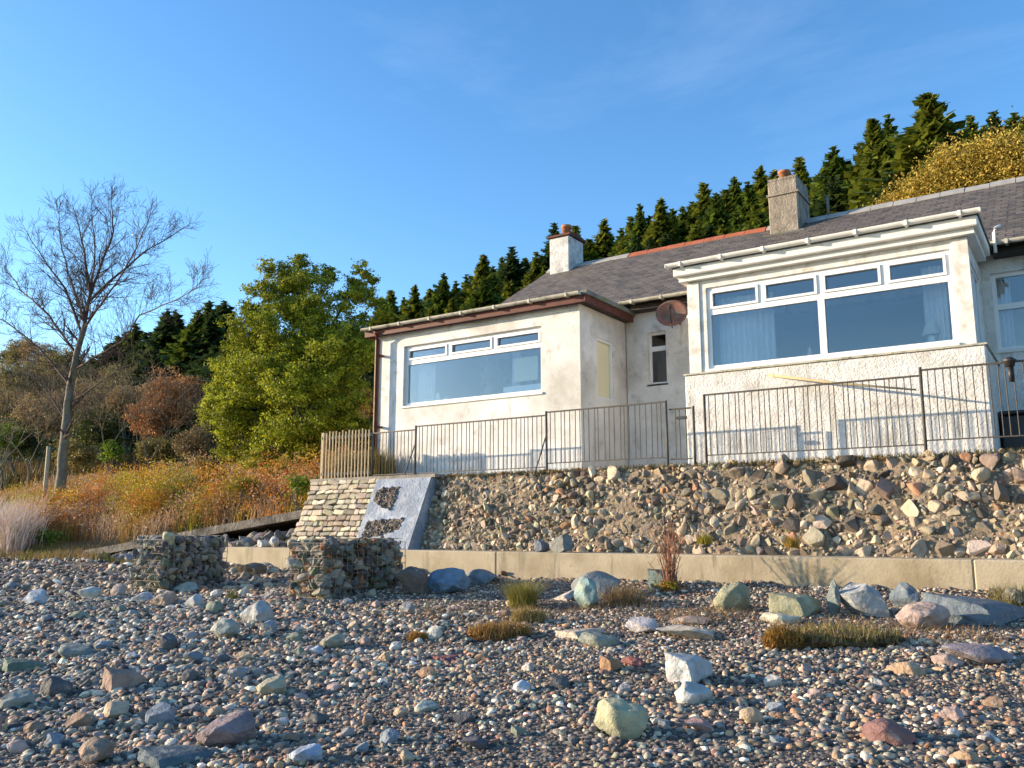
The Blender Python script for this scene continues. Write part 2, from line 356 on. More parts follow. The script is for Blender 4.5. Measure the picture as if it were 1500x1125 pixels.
gutter('gutter', -7.2, -5.5, 14.40, 5.74, .055, M_gutter, 3)
gutter('gutter', -1.0, 5.2, 14.40, 5.74, .055, M_gutter, 7)
MB().box(-5.36,-1.04,12.88,14.4,5.462,5.54).build('soffit', M_trim, house)
MB().box(-5.42,-.98,12.79,14.45,5.541,5.68).build('cornice', M_trim, house, bevel=.015)
MB().box(-5.44,-.96,12.80,14.6,5.681,5.71).build('flat_roof', M_lead, house)
t = MB(); t.tube([(-11.99,12.745,5.51),(-11.99,12.76,5.46),(-11.99,12.86,5.30),(-11.99,12.86,2.42)], .038, 10)
t.box(-12.05,-11.93,12.86,13.0,4.98,5.01); t.box(-12.05,-11.93,12.86,13.0,3.5,3.53); t.build('downpipe', M_brown, house)
MB().box(-12.17,-12.06,12.97,12.999,2.4,5.36).build('corner_board', M_picket, house)
# main roof: slabs with uv for the slates
def roof_slab(name, x0, x1, ye, ze, yr, zr, th, m):
    Ls = math.hypot(yr-ye, zr-ze); nn = Vector((0, -(zr-ze), (yr-ye))).normalized()
    if nn.z < 0: nn = -nn
    NX, NY = 60, 16; V = []; F = []; UV = []
    for j in range(NY+1):
        for i in range(NX+1):
            x = x0+(x1-x0)*i/NX; s = j/NY; d = .018*n3(x*.7, s*5, 3)
            V.append((x, ye+(yr-ye)*s, ze+(zr-ze)*s+d)); UV.append((x, s*Ls))
    nt_ = len(V)
    for j in range(NY):
        for i in range(NX): F.append((j*(NX+1)+i, j*(NX+1)+i+1, (j+1)*(NX+1)+i+1, (j+1)*(NX+1)+i))
    # thickness
    c = [0, NX, NY*(NX+1)+NX, NY*(NX+1)]; off = -nn*th
    for k in c: V.append(tuple(Vector(V[k])+off)); UV.append(UV[k])
    F.append((nt_, nt_+3, nt_+2, nt_+1))
    F.append(tuple(range(0, NX+1))[::-1]+(nt_, nt_+1)); 
    F.append(tuple(range(0, (NY+1)*(NX+1), NX+1))+(nt_+3, nt_)); F.append(tuple(range(NX, (NY+1)*(NX+1), NX+1))[::-1]+(nt_+1, nt_+2))
    me = bpy.data.meshes.new(name); me.from_pydata(V, [], F); uvl = me.uv_layers.new(name='UVMap')
    for l in me.loops: uvl.data[l.index].uv = UV[l.vertex_index]
    me.update()
    return link(name, me, m, house)
RZ = 7.93
roof_slab('slate_roof', -10.98, 5.3, 14.45, 5.74, 18.0, RZ, .06, M_slate)
roof_slab('slate_roof', -10.98, 5.3, 21.55, 5.74, 18.0, RZ, .06, M_slate)
for xa, xb in ((-7.08,-5.45),(-.96,5.2)): MB().box(xa,xb,14.60,14.64,5.581,5.70).box(xa,xb,14.5,14.79,5.57,5.58).build('eaves_board', M_dark, house)
def ridge(name, x0, x1, m):
    b = MB(); n = max(1, int((x1-x0)/.42))
    for i in range(n):
        a = x0+(x1-x0)*i/n; c = x0+(x1-x0)*(i+1)/n-.012; dz = rnd.uniform(-.006, .006)
        b.prism([(17.86,RZ-.06+dz),(18.0,RZ+.055+dz),(18.14,RZ-.06+dz),(18.14,RZ-.09+dz),(18.0,RZ+.02+dz),(17.86,RZ-.09+dz)], 'x', a, c)
    return b.build(name, m, house)
ridge('ridge', -10.98, -8.7, M_ridge); ridge('ridge', -8.68, -5.4, M_ridgered); ridge('ridge', -5.38, 5.3, M_ridge)
# chimneys
def chimney(x0, x1, y0, y1, z0, z1, m, capm, gable):
    b = MB().box(x0, x1, y0, y1, z0, z1)
    c = b.build('chimney', m, house, bevel=.02)
    k = MB()
    if gable:
        k.prism([(y0-.05,z1+.002),(y1+.05,z1+.002),(y1+.05,z1+.05),((y0+y1)/2,z1+.12),(y0-.05,z1+.05)], 'x', x0-.05, x1+.05)
    else:
        k.box(x0-.03, x1+.03, y0-.03, y1+.03, z1-.34, z1-.29); k.box(x0+.01, x1-.01, y0+.01, y1-.01, z1+.001, z1+.05)
    o = k.build('chimney_cap', capm, c)
    px, py = (x0+x1)/2, (y0+y1)/2
    ys = [py] if gable else [py-.22, py+.22]
    for i, yy in enumerate(ys):
        h = .30 if gable else .22-.02*i
        p = MB(); zt = z1+(.1 if gable else .04)
        p.tube([(px,yy,zt),(px,yy,zt+h*.75),(px,yy,zt+h*.76),(px,yy,zt+h)], [.13,.105,.135,.13], 16)
        p.build('chimney_pot', M_pot, c)
    return c
chimney(-10.73,-10.17,17.62,18.35,7.2,8.62, M_chimw, M_brown, True)
chimney(-5.18,-4.57,17.45,18.35,7.1,8.75, M_chimg, M_chimg, False)
MB().box(-5.30,-4.45,17.35,17.44,7.45,7.56).build('flashing', M_lead, house)
t = MB(); t.tube([(-4.1,18.0,7.9),(-4.1,18.0,8.4)], .03, 8); t.build('vent_pipe', M_lead, house)
# windows
def window_y(x0, x1, z0, z1, y, mull, transom, glass=M_glass, sill=True, casem=None, lower=None, fw=.06):
    """uPVC window facing -Y; mull = mullion positions over the transom, lower = below it; casem = opening lights"""
    f = MB(); d0, d1 = y, y+.07
    f.box(x0,x1,d0,d1,z1-fw,z1); f.box(x0,x1,d0,d1,z0,z0+fw); f.box(x0,x0+fw,d0,d1,z0+fw,z1-fw); f.box(x1-fw,x1,d0,d1,z0+fw,z1-fw)
    if transom: f.box(x0+fw,x1-fw,d0,d1,transom-.045,transom+.045)
    top0 = transom+.045 if transom else z0+fw
    for mx_ in mull: f.box(mx_-.04,mx_+.04,d0,d1,top0,z1-fw)
    for mx_ in (lower or []): f.box(mx_-.05,mx_+.05,d0,d1,z0+fw,transom-.045)
    fr = f.build('window', M_white, house)
    edges = [x0+fw]+[v for q in mull for v in (q-.04, q+.04)]+[x1-fw]
    if casem:
        for i in range(0, len(edges), 2):
            a, c = edges[i]+.004, edges[i+1]-.004; g = MB(); e = .038; u0, u1 = top0+.004, z1-fw-.004
            g.box(a,c,d0-.02,d0+.03,u1-e,u1); g.box(a,c,d0-.02,d0+.03,u0,u0+e); g.box(a,a+e,d0-.02,d0+.03,u0+e,u1-e); g.box(c-e,c,d0-.02,d0+.03,u0+e,u1-e)
            g.build('casement', M_white, fr)
    p = MB()
    for i in range(0, len(edges), 2): p.box(edges[i],edges[i+1],y+.035,y+.041,top0,z1-fw)
    if transom:
        ed = [x0+fw]+[v for q in (lower or []) for v in (q-.05, q+.05)]+[x1-fw]
        for i in range(0, len(ed), 2): p.box(ed[i],ed[i+1],y+.035,y+.041,z0+fw,transom-.045)
    p.build('pane', glass, fr)
    if sill: MB().box(x0-.03,x1+.03,y-.10,y+.02,z0-.045,z0-.002).build('sill', M_trim, fr, bevel=.006)
    return fr
window_y(*LW, 13.07, [-10.29,-9.20], 4.79, sill=True, casem=True)
window_y(*RW, 13.04, [-4.06,-3.16,-2.25], 4.92, casem=True, lower=[-3.16])
window_y(*NW, 14.90, [], 4.86, glass=M_glassd, sill=True, fw=.04)
window_y(*MW, 14.87, [], 4.83, lower=[.05])
# side window with cream blind on the shaded side of the left bay
f = MB(); f.box(-7.36,-7.32,13.62,14.26,4.88,4.93); f.box(-7.36,-7.32,13.62,14.26,3.80,3.85); f.box(-7.36,-7.32,13.62,13.67,3.85,4.88); f.box(-7.36,-7.32,14.21,14.26,3.85,4.88)
sw = f.build('window', M_white, house); MB().box(-7.40,-7.365,13.63,14.25,3.81,4.92).build('blind', M_blind, sw)
# narrow side light of the right bay
f = MB(); f.box(-1.23,-1.18,13.36,14.50,5.17,5.22); f.box(-1.23,-1.18,13.36,14.50,4.05,4.10); f.box(-1.23,-1.18,13.36,13.41,4.10,5.17); f.box(-1.23,-1.18,14.45,14.50,4.10,5.17); f.box(-1.23,-1.18,13.9,13.95,4.10,5.17)
sw = f.build('window', M_white, house); MB().box(-1.21,-1.205,13.41,14.45,4.10,5.17).build('pane', M_glass, sw)
# rooms behind the glass
def room(x0, x1, y0, y1, z0, z1, name='room'):
    b = MB(); b.add([(x0,y0,z0),(x1,y0,z0),(x1,y1,z0),(x0,y1,z0),(x0,y0,z1),(x1,y0,z1),(x1,y1,z1),(x0,y1,z1)], [(0,1,2,3),(4,7,6,5),(1,5,6,2),(2,6,7,3),(3,7,4,0)])
    return b.build(name, M_cwall, house)
room(-11.9,-7.52,13.23,16.9,2.9,5.4); room(-5.08,-1.32,13.16,17.0,2.95,5.4); room(-7.1,-5.3,15.06,17,2.9,5.4); room(-1.05,2.5,15.06,17,2.9,5.4)
MB().box(-10.3,-9.35,16.80,16.85,2.9,4.95).build('inner_door', M_door, house)

# curtains and things on the sills
def curtain(x0, x1, y, z0, z1, label, folds=7, amp=.035):
    V = []; F = []; n = folds*8
    for i in range(n+1):
        x = x0+(x1-x0)*i/n; dy = amp*math.sin(2*math.pi*i/8)+.012*math.sin(i*.7)
        V += [(x, y+dy, z0), (x, y+dy*.75, z1)]
    for i in range(n): F.append((2*i, 2*i+2, 2*i+3, 2*i+1))
    o = link('curtain', fast_mesh('curtain', V, F, True), M_curt); return tag(o, label, 'curtain')
curtain(-11.30,-10.85,13.35,3.75,5.06,'pale blue white curtain hanging at the left end of the left bay window')
curtain(-9.15,-8.95,13.6,3.8,5.06,'narrow white curtain hanging in the middle of the left bay window',4)
curtain(-4.86,-3.95,13.32,3.8,5.2,'wide pale curtain at the left end of the right bay window',10)
curtain(-1.80,-1.48,13.32,3.8,5.2,'pale curtain at the right end of the right bay window behind the table lamp',5)
curtain(-.98,-.80,15.1,3.9,5.3,'dark edged curtain at the left edge of the far right window',3)
MB().box(-9.0,-8.45,13.42,13.44,4.22,4.68).build('t0', M_blind).name = 'paper_blind'
tag(bpy.data.objects['paper_blind'], 'cream blind panel seen through the right half of the left bay window', 'blind')
tag(MB().box(-9.15,-8.2,13.30,13.34,3.86,4.12).build('white_board', M_white), 'low white board leaning inside the right end of the left bay window', 'board')
lampt = empty('table_lamp', (-1.72,13.2,4.0), 'white table lamp standing on the sill at the right end of the right bay window', 'lamp')
MB().tube([(-1.72,13.26,4.02),(-1.72,13.26,4.04),(-1.72,13.26,4.07),(-1.72,13.26,4.14),(-1.72,13.26,4.19)], [.07,.07,.045,.055,.015], 14).build('lamp_base', M_ceram, lampt)
MB().tube([(-1.72,13.26,4.18),(-1.72,13.26,4.36)], [.13,.07], 18, cap=False).build('lamp_shade', M_shade, lampt)
def ornament(x, y, z, prof, label, m, name):
    o = MB().tube([(x,y,z+a) for a, r in prof], [r for a, r in prof], 14).build(name, m); tag(o, label, 'ornament')
ornament(-3.42,13.26,4.04,[(0,.05),(.05,.05),(.09,.035),(.12,.04),(.15,.02),(.18,.01)],'small pink and white figurine on the sill left of the middle mullion',mat('pink_glaze',(.6,.4,.42),.4),'figurine')
ornament(-4.62,13.24,4.04,[(0,.05),(.02,.055),(.05,.05),(.055,.02)],'small white dish on the sill at the left end of the right bay window',M_ceram,'dish')
ornament(-10.72,13.3,3.95,[(0,.05),(.1,.06),(.16,.04),(.2,.05)],'tall white jug on the sill of the left bay window',M_ceram,'jug')
ornament(-10.5,13.3,3.95,[(0,.06),(.05,.07),(.1,.05)],'low white bowl on the sill of the left bay window right of the jug',M_ceram,'bowl')

# satellite dish
dish = empty('satellite_dish', (-6.15,14.55,5.3), 'round rusty brown satellite dish fixed under the eaves left of the right bay', 'satellite dish')
c0 = Vector((-6.12,14.35,5.32)); dn = Vector((.25,-.85,.35)).normalized(); a1 = dn.orthogonal().normalized(); a2 = dn.cross(a1)
V = []; F = []; nr, na = 6, 28
for i in range(nr+1):
    r = .29*i/nr
    for k in range(na):
        t = 2*math.pi*k/na; V.append(c0+a1*r*math.cos(t)+a2*r*math.sin(t)+dn*(r*r*.9))
for i in range(nr):
    for k in range(na): F.append((i*na+k, i*na+(k+1)%na, (i+1)*na+(k+1)%na, (i+1)*na+k))
mr = mat('rusty_dish', (.20,.09,.06), .6, (9,.4), mix2=((.10,.10,.08), 5, .45, .6))
t = MB().add(V, F, True).build('reflector', mr, dish)
s_ = t.modifiers.new('solid', 'SOLIDIFY'); s_.thickness = .012
MB().tube([tuple(c0-dn*.01),(-6.15,14.6,5.25),(-6.15,14.79,5.25)], .018, 8).build('bracket', M_dark, dish)
e_ = c0+dn*.33-Vector((0,0,.06)); MB().tube([tuple(c0-Vector((0,0,.27))+dn*.06), tuple(e_)], .010, 8).tube([tuple(e_), tuple(e_+dn*.07)], .028, 10).build('feed_arm', M_dark, dish)
# swan neck pipe over the right eave
t = MB().tube([(-.90,14.33,5.55),(-.90,14.33,5.86),(-.88,14.33,5.93),(-.80,14.33,5.96)], .022, 8).build('overflow_pipe', M_white, house)

# ------------------------------------------------------------------ terrace, wall, kerb
DZ = 2.40
tag(MB().box(-12.75,5.2,12.12,14.95,1.0,DZ).build('terrace', M_concg), kind='structure')
kb = MB(); kx = -14.2
while kx < 5.2:
    kb.box(kx, min(kx+6.5, 5.2)-.003, 11.0+rnd.uniform(-.006,.006), 11.8, .2, 1.12+rnd.uniform(-.004,.004)); kx += 6.5
tag(kb.build('kerb', M_conc, bevel=.018), 'long beige concrete ledge running along the foot of the rubble wall', 'kerb')

# rock prototypes
import bmesh
def ico(sub):
    bm = bmesh.new(); bmesh.ops.create_icosphere(bm, subdivisions=sub, radius=1)
    V = np.array([v.co[:] for v in bm.verts]); F = np.array([[v.index for v in f.verts] for f in bm.faces]); bm.free(); return V, F
ICO = {k: ico(k) for k in (1, 2, 3, 4)}
def rock_shape(sub, seed, cuts=9, depth=.72, rough=.06, freq=1.6):
    """angular or rounded stone: sphere cut by random planes then roughened"""
    r = np.random.RandomState(seed); V, F = ICO[sub]; V = V.copy()
    for _ in range(cuts):
        n = r.normal(size=3); n /= np.linalg.norm(n); d = r.uniform(depth-.12, depth+.16)
        s = V@n; V -= np.outer(np.maximum(0, s-d)*.92, n)
    if rough:
        for i in range(len(V)):
            p = V[i]; q = mnoise.noise(Vector((p[0]*freq+seed*3.1, p[1]*freq, p[2]*freq)))+.5*mnoise.noise(Vector((p[0]*freq*2.7, p[1]*freq*2.7+seed, p[2]*freq*2.7)))
            V[i] = p*(1+rough*q*1.6)
    V /= np.abs(V).max(axis=0)
    return V, F
def rotmat(r, n, tilt=.5):
    a = r.uniform(0, 2*math.pi, n); b_ = r.normal(0, tilt, n); c = r.normal(0, tilt, n)
    ca, sa, cb, sb, cc, sc = np.cos(a), np.sin(a), np.cos(b_), np.sin(b_), np.cos(c), np.sin(c)
    R = np.zeros((n,3,3)); R[:,0,0]=ca*cb; R[:,0,1]=ca*sb*sc-sa*cc; R[:,0,2]=ca*sb*cc+sa*sc
    R[:,1,0]=sa*cb; R[:,1,1]=sa*sb*sc+ca*cc; R[:,1,2]=sa*sb*cc-ca*sc; R[:,2,0]=-sb; R[:,2,1]=cb*sc; R[:,2,2]=cb*cc
    return R
def rock_pack(name, P, SC, COLS, protos, seed, tilt=.5, smooth=False, pre=None):
    r = np.random.RandomState(seed); n = len(P); P = np.asarray(P); SC = np.asarray(SC); COLS = np.asarray(COLS)
    R = rotmat(r, n, tilt) if pre is None else pre
    pick = r.randint(0, len(protos), n); AV = []; AF = []; AC = []; off = 0
    for k, (V, F) in enumerate(protos):
        I = np.where(pick == k)[0]
        if len(I) == 0: continue
        Q = np.einsum('nij,nvj->nvi', R[I], V[None]*SC[I][:, None, :])+P[I][:, None, :]
        AV.append(Q.reshape(-1, 3)); nv = len(V)
        AF.append((F[None]+(np.arange(len(I))*nv)[:, None, None]+off).reshape(-1, 3)); off += nv*len(I)
        AC.append(np.repeat(COLS[I], nv, axis=0))
    return fast_mesh(name, np.concatenate(AV), np.concatenate(AF), smooth, np.concatenate(AC))
PA = [rock_shape(2, 20+i, 12, .50, .05) for i in range(8)]       # angular
PB = [rock_shape(3, 40+i, 12, .50, .03, 2.2) for i in range(9)]
def block(seed):
    V, F = ICO[3]; V = np.sign(V)*np.abs(V)**.27; V /= np.abs(V).max(axis=0)
    V = np.array([v*(1+.07*mnoise.noise(Vector((v[0]*1.5+seed, v[1]*1.5, v[2]*1.5)))+.03*mnoise.noise(Vector((v[0]*4+seed, v[1]*4, v[2]*4)))) for v in V]); return V, F
PBK = [block(i*7) for i in range(6)]
PAs = [rock_shape(2, 60+i, 10, .58, .02) for i in range(6)]
def pal(r, n, cols, w, var=.25):
    cols = np.array(cols); w = np.array(w)/sum(w); k = r.choice(len(cols), n, p=w)
    return cols[k]*r.uniform(1-var, 1+var, (n, 1))*r.uniform(.93, 1.07, (n, 3))
wallcols = [(.38,.305,.215),(.48,.39,.28),(.30,.245,.175),(.20,.16,.12),(.42,.24,.14),(.58,.47,.33),(.27,.23,.17),(.10,.085,.07)]
wallw = [5,4,4,3,.8,2,2,2.5]
def wy(X, z):            # face of the rubble wall
    s = (z-1.1)/1.3
    return 11.60+.48*s+.06*n3(X*1.3, z*2)+.05*n3(X*3.3, z*4)+.14*sstep(-4,-1,X)*n3(X*.9+7, z*1.4)
rub = empty('rubble_wall', (-4,11.6,1.1), 'rubble stone retaining wall below the terrace railing', 'wall')
XS = np.arange(-9.9, 5.3, .06); ZS = np.linspace(1.05, DZ-.01, 24)
V = [(x, wy(x, z)+.03*n3(x*6, z*6), z) for z in ZS for x in XS]; nX = len(XS)
F = [(j*nX+i, j*nX+i+1, (j+1)*nX+i+1, (j+1)*nX+i) for j in range(len(ZS)-1) for i in range(nX-1)]
nV = len(V); V += [(x, 12.3, DZ-.01) for x in XS]; t0 = (len(ZS)-1)*nX
F += [(t0+i, t0+i+1, nV+i+1, nV+i) for i in range(nX-1)]
link('mortar', fast_mesh('mortar', V, F, True), M_mortar, rub)
r = np.random.RandomState(5); P = []; SC = []
def dart(n, box, mind, r, tight=.42):
    """dart throwing in 2-D with a grid"""
    g = {}; out = []
    for it in range(n):
        x = r.uniform(box[0], box[1]); z = r.uniform(box[2], box[3]); rr = mind(x, z, it/n)
        i, k = int(x/.2), int(z/.2); ok = True
        for a in (-1,0,1):
            for c in (-1,0,1):
                for (p, q, s) in g.get((i+a, k+c), ()):
                    if (p-x)**2+(q-z)**2 < (tight*(rr+s))**2: ok = False; break
                if not ok: break
            if not ok: break
        if ok: g.setdefault((i, k), []).append((x, z, rr)); out.append((x, z, rr))
    return out
for x, z, rr in dart(70000, (-9.7, 5.2, 1.12, 2.37), lambda x, z, f: (.23 if x > -4.5 and f < .003 else .16 if x > -7 and f < .012 else .11 if f < .04 else .078 if f < .15 else .052 if f < .4 else .036)*r.uniform(.85, 1.2), r):
    s = rr*.62; P.append((x, wy(x, z)+s*(.08+.65*max(-.35, n3(x*1.1+3, z*1.6))), z)); SC.append((s*r.uniform(.95,1.35), s*r.uniform(.6,.85), s*r.uniform(.65,1.0)))
P = np.array(P); n = len(P)
link('stonework', rock_pack('stonework', P, SC, pal(r, n, wallcols, wallw, .3), PB, 3, .45, pre=None), M_stone, rub)
# coping stones and tufts: loose stones on top of the wall
P = []; SC = []
for x in np.arange(-9.6, 5.2, .13):
    P.append((x+r.uniform(-.04,.04), 12.1+r.uniform(-.06,.05), DZ-.02+r.uniform(-.03,.02))); SC.append((r.uniform(.05,.11), r.uniform(.05,.09), r.uniform(.02,.045)))
link('coping', rock_pack('coping', P, SC, pal(r, len(P), [(.30,.22,.13),(.36,.28,.18),(.16,.12,.08)], [3,2,2]), PA, 8, .2), M_stone, rub)
# coursed buttress at the left end and the whitewashed panel, its shade put into the colour
but = empty('stone_buttress', (-12,11.6,1.1), 'pale coursed stone buttress at the left end of the terrace', 'buttress')
BY = lambda z: 11.32+.62*(z-1.1)/1.3
def slope_prism(x0, x1, dy, name, m, parent, z1=DZ-.03):
    return MB().prism([(BY(1.05)+dy,1.05),(12.5,1.05),(12.5,z1),(BY(z1)+dy,z1)], 'x', x0, x1).build(name, m, parent)
slope_prism(-12.75, -11.01, .05, 'mortar', mat('pale_mortar', (.50,.45,.36), .95, (9,.2), (20,.8,.03)), but)
P = []; SC = []; z = 1.13
while z < DZ-.05:
    hgt = r.uniform(.07, .11); x = -12.78+r.uniform(0, .1)
    while x < -11.02:
        wd = min(r.uniform(.10, .30), -10.97-x)
        P.append((x+wd/2, BY(z+hgt/2)+.035+r.uniform(-.015,.012), z+hgt/2)); SC.append((wd*.52, .06, hgt*r.uniform(.40,.54))); x += wd+r.uniform(.0,.012)
    z += hgt+.004
P = np.array(P); n = len(P); R = rotmat(r, n, .0); 
a_ = r.normal(0, .09, n); ti = -.44+r.normal(0, .05, n)
R = np.array([np.array(Matrix.Rotation(float(a), 3, 'Y') @ Matrix.Rotation(float(q), 3, 'X')) for a, q in zip(a_, ti)])
link('stonework', rock_pack('stonework', P, SC, pal(r, n, [(.46,.39,.28),(.54,.47,.35),(.38,.31,.22),(.28,.24,.19)], [4,3,3,2], .28), PBK, 4, pre=R), M_stone, but)
pan = empty('shade_tinted_buttress', (-10.4,11.6,1.1), 'whitewashed cement buttress coloured as in blue shade with two bare dark patches', 'buttress')
slope_prism(-11.0, -9.72, -.05, 'shade_tinted_face', M_panel, pan)
def patch(pts):
    V = []; c = np.mean(pts, axis=0); V = [(c[0], BY(c[1])-.056, c[1])]; n = 40
    P_ = []
    for i in range(len(pts)):
        a = np.array(pts[i]); d = np.array(pts[(i+1) % len(pts)])
        for k in range(8):
            q = a+(d-a)*k/8; q = q+np.array([n3(q[0]*9, q[1]*9), n3(q[0]*9+5, q[1]*9)])*.05; P_.append(q)
    V += [(q[0], BY(q[1])-.056, q[1]) for q in P_]; m_ = len(P_)
    MB().add(V, [(0, 1+i, 1+(i+1) % m_) for i in range(m_)]).build('bare_patch', M_barep, pan)
    lo = np.min(pts, axis=0); hi = np.max(pts, axis=0); P = []; SC = []
    for _ in range(150):
        x, z = r.uniform(lo[0], hi[0]), r.uniform(lo[1], hi[1])
        ins = False
        for i in range(len(pts)):
            (xa, za), (xb, zb) = pts[i], pts[(i+1) % len(pts)]
            if (za > z) != (zb > z) and x < (xb-xa)*(z-za)/(zb-za)+xa: ins = not ins
        if ins: P.append((x, BY(z)-.050, z)); SC.append((r.uniform(.03,.06), r.uniform(.012,.022), r.uniform(.02,.035)))
    link('bare_stones', rock_pack('bare_stones', P, SC, pal(r, len(P), [(.22,.18,.14),(.32,.26,.20),(.15,.13,.11)], [2,1,2]), PB, 6, .2), M_stone, pan)
M_barep = mat('bare_stone_patch', (.11,.085,.075), .95, (14,.5), (24,1,.03), mix2=((.26,.21,.16), 12, .55, .6))
patch([(-10.9,2.18),(-10.36,2.20),(-10.40,1.80),(-10.66,1.86),(-10.9,1.98)])
patch([(-10.88,1.62),(-10.02,1.64),(-10.08,1.46),(-10.4,1.36),(-10.86,1.28)])
tag(MB().box(-12.80,-9.65,11.9,12.2,DZ-.028,DZ+.03).build('coping_slab', M_concg), 'dark edged concrete coping slab on top of the two buttresses', 'coping')

# ------------------------------------------------------------------ railings
RY = 12.12
def railing(name, x0, x1, top, bot, posts, label, group, y=RY, sp=.088, r0=.0075, m=M_iron, postr=.02, mid=True, brace=None, thick=None):
    root = empty(name, ((x0+x1)/2, y, DZ), label, 'railing', group)
    rr = thick or .012
    MB().box(x0, x1, y-rr, y+rr, top-.012, top+.012).build('top_rail', m, root)
    MB().box(x0, x1, y-rr*.8, y+rr*.8, bot-.008, bot+.008).build('bottom_rail', m, root)
    for px_, pt in posts: MB().tube([(px_,y,DZ-.22),(px_+rnd.uniform(-.01,.01),y,pt)], postr, 8).build('post', m, root)
    n = int(round((x1-x0)/sp)); src = None
    for i in range(1, n):
        x = x0+(x1-x0)*i/n
        if any(abs(x-p[0]) < .03 for p in posts): continue
        if src is None:
            o = MB().tube([(0,0,bot-.0),(0,0,top)], r0, 5, cap=False).build('baluster', m, root); src = o
        else:
            o = src.copy(); COL.objects.link(o)
        o.matrix_parent_inverse = Matrix.Identity(4)
        o.location = Vector((x+rnd.uniform(-.006,.006), y, 0))-Vector(root.location); o.rotation_euler = (0, rnd.uniform(-.006,.006), 0)
    if brace: MB().tube(brace, .012, 6).build('brace', m, root)
    return root
G = 'iron railings along the terrace edge'
railing('iron_railing', -11.37, -10.3, 3.27, 2.47, [(-11.37,3.28)], 'short iron railing section between the picket fence and the first braced post', G, brace=[(-10.31,RY,3.0),(-10.48,RY-.12,2.36)])
railing('iron_railing', -10.3, -7.46, 3.33, 2.47, [(-10.3,3.35)], 'iron railing section in front of the left bay window', G, brace=[(-7.47,RY,3.0),(-7.62,RY-.14,2.34)])
railing('iron_railing', -7.46, -5.31, 3.38, 2.53, [(-7.46,3.40),(-5.31,3.40)], 'iron railing section in front of the shaded recess between the bays', G)
railing('iron_railing', -4.70, -1.76, 3.43, 2.53, [(-4.88,3.28),(-4.70,3.44)], 'long iron railing section in front of the right bay plinth', G)
railing('iron_railing', -1.75, 2.6, 3.50, 2.58, [(-1.75,3.54),(2.6,3.54)], 'tallest iron railing section at the right end of the terrace', G)
gt = railing('iron_gate', -5.28, -4.93, 3.26, 2.50, [], 'narrow iron gate with a latch between two railing posts', None, sp=.09, y=RY+.03); gt['category'] = 'gate'
MB().box(-5.16,-5.0,RY,RY+.05,3.10,3.14).build('latch', M_black, gt)
# picket fence at the left end
pf = empty('picket_fence', (-12.0,12.1,DZ), 'weathered tan picket fence at the left end of the terrace', 'fence')
MB().box(-12.72,-11.40,12.10,12.14,3.22,3.28).build('rail', M_picket, pf)
MB().box(-12.72,-11.40,12.10,12.14,2.50,2.56).build('rail', M_picket, pf)
n = 15
for i in range(n):
    x = -12.66+i*.088; o = MB().box(x-.011,x+.011,12.075,12.098,2.42,3.36+rnd.uniform(-.02,.02)).build('picket', M_picket, pf)
MB().box(-12.74,-12.68,12.10,12.16,2.38,3.36).build('post', M_picket, pf)

# leaning pole, black lamp, storage box
pl = atY(1125,549,12.86); pr = atY(1342,571,12.5)
tag(MB().tube([tuple(pl), tuple((pl+pr)/2+np.array([0,0,-.02])), tuple(pr)], [.022,.02,.012], 8).build('wooden_pole', mat('old_pole', (.42,.34,.20), .8, (20,.3))), 'thin sagging wooden pole leaning against the plinth of the right bay', 'pole')
q = atY(1480,545,12.10)
lm = empty('black_lamp', (q[0],12.12,3.4), 'small black lantern on a short stem above the right hand railing', 'lamp')
MB().tube([(q[0],12.12,3.25),(q[0],12.12,3.45)], .028, 8).build('stem', M_black, lm)
MB().tube([(q[0],12.12,3.44),(q[0],12.12,3.50),(q[0],12.12,3.52),(q[0],12.12,3.56)], [.05,.065,.085,.03], 8).build('lantern_head', M_black, lm)
bx_ = empty('storage_box', (-.2,14.2,DZ), 'dark storage box on the terrace below the far right window', 'box')
MB().box(-1.0,.6,13.7,14.4,DZ,3.02).build('body', M_black, bx_, bevel=.02); MB().box(-1.02,.62,13.66,14.42,3.03,3.08).build('lid', M_black, bx_, bevel=.015)

# ------------------------------------------------------------------ ramp on the left
ra0, ra1 = np.array([-19.7,11.40,.98]), np.array([-13.3,12.50,1.90])
V = []; 
for k in range(13):
    s = k/12; c = ra0+(ra1-ra0)*s; w = 1.5; j = .05*n3(k*.9, 2)
    V += [(c[0],c[1]+j,c[2]-.17),(c[0]-.2,c[1]+w,c[2]-.20),(c[0]-.2,c[1]+w,c[2]+.05),(c[0],c[1]+j,c[2]+.02*n3(k*1.3,5))]
F = [(0,1,2,3),(48,51,50,49)]
for k in range(12):
    for i in range(4): F.append((4*k+i, 4*k+4+i, 4*k+4+(i+1)%4, 4*k+(i+1)%4))
tag(MB().add(V, F).build('concrete_ramp', mat('ramp_concrete', (.22,.19,.155), .9, (4,.3), (14,1,.03), mix2=((.09,.075,.06), 2.5, .46, .66))), 'grey concrete ramp slab rising from the beach to the terrace end', 'ramp')
P = []; SC = []
for i in range(420):
    s = r.uniform(0,1); c = ra0+(ra1-ra0)*s; d = r.uniform(0,.8); zz = .70+(c[2]-.24-.70)*d
    P.append((c[0], c[1]+.12-(1-d)*.55*(.3+s)+r.uniform(-.05,.05), max(zz, H(c[0], c[1]-.5)))); q_ = r.uniform(.05,.17); SC.append((q_*1.4,q_,q_*.7))
link('t', rock_pack('ramp_rubble', P, SC, pal(r, len(P), [(.16,.15,.14),(.24,.23,.22),(.12,.10,.08),(.30,.26,.2)], [3,2,2,1]), PA, 9, .5), M_stone).name = 'rubble_bank'
tag(bpy.data.objects['rubble_bank'], 'dark heap of broken stones under the concrete ramp', 'rubble', kind='stuff')

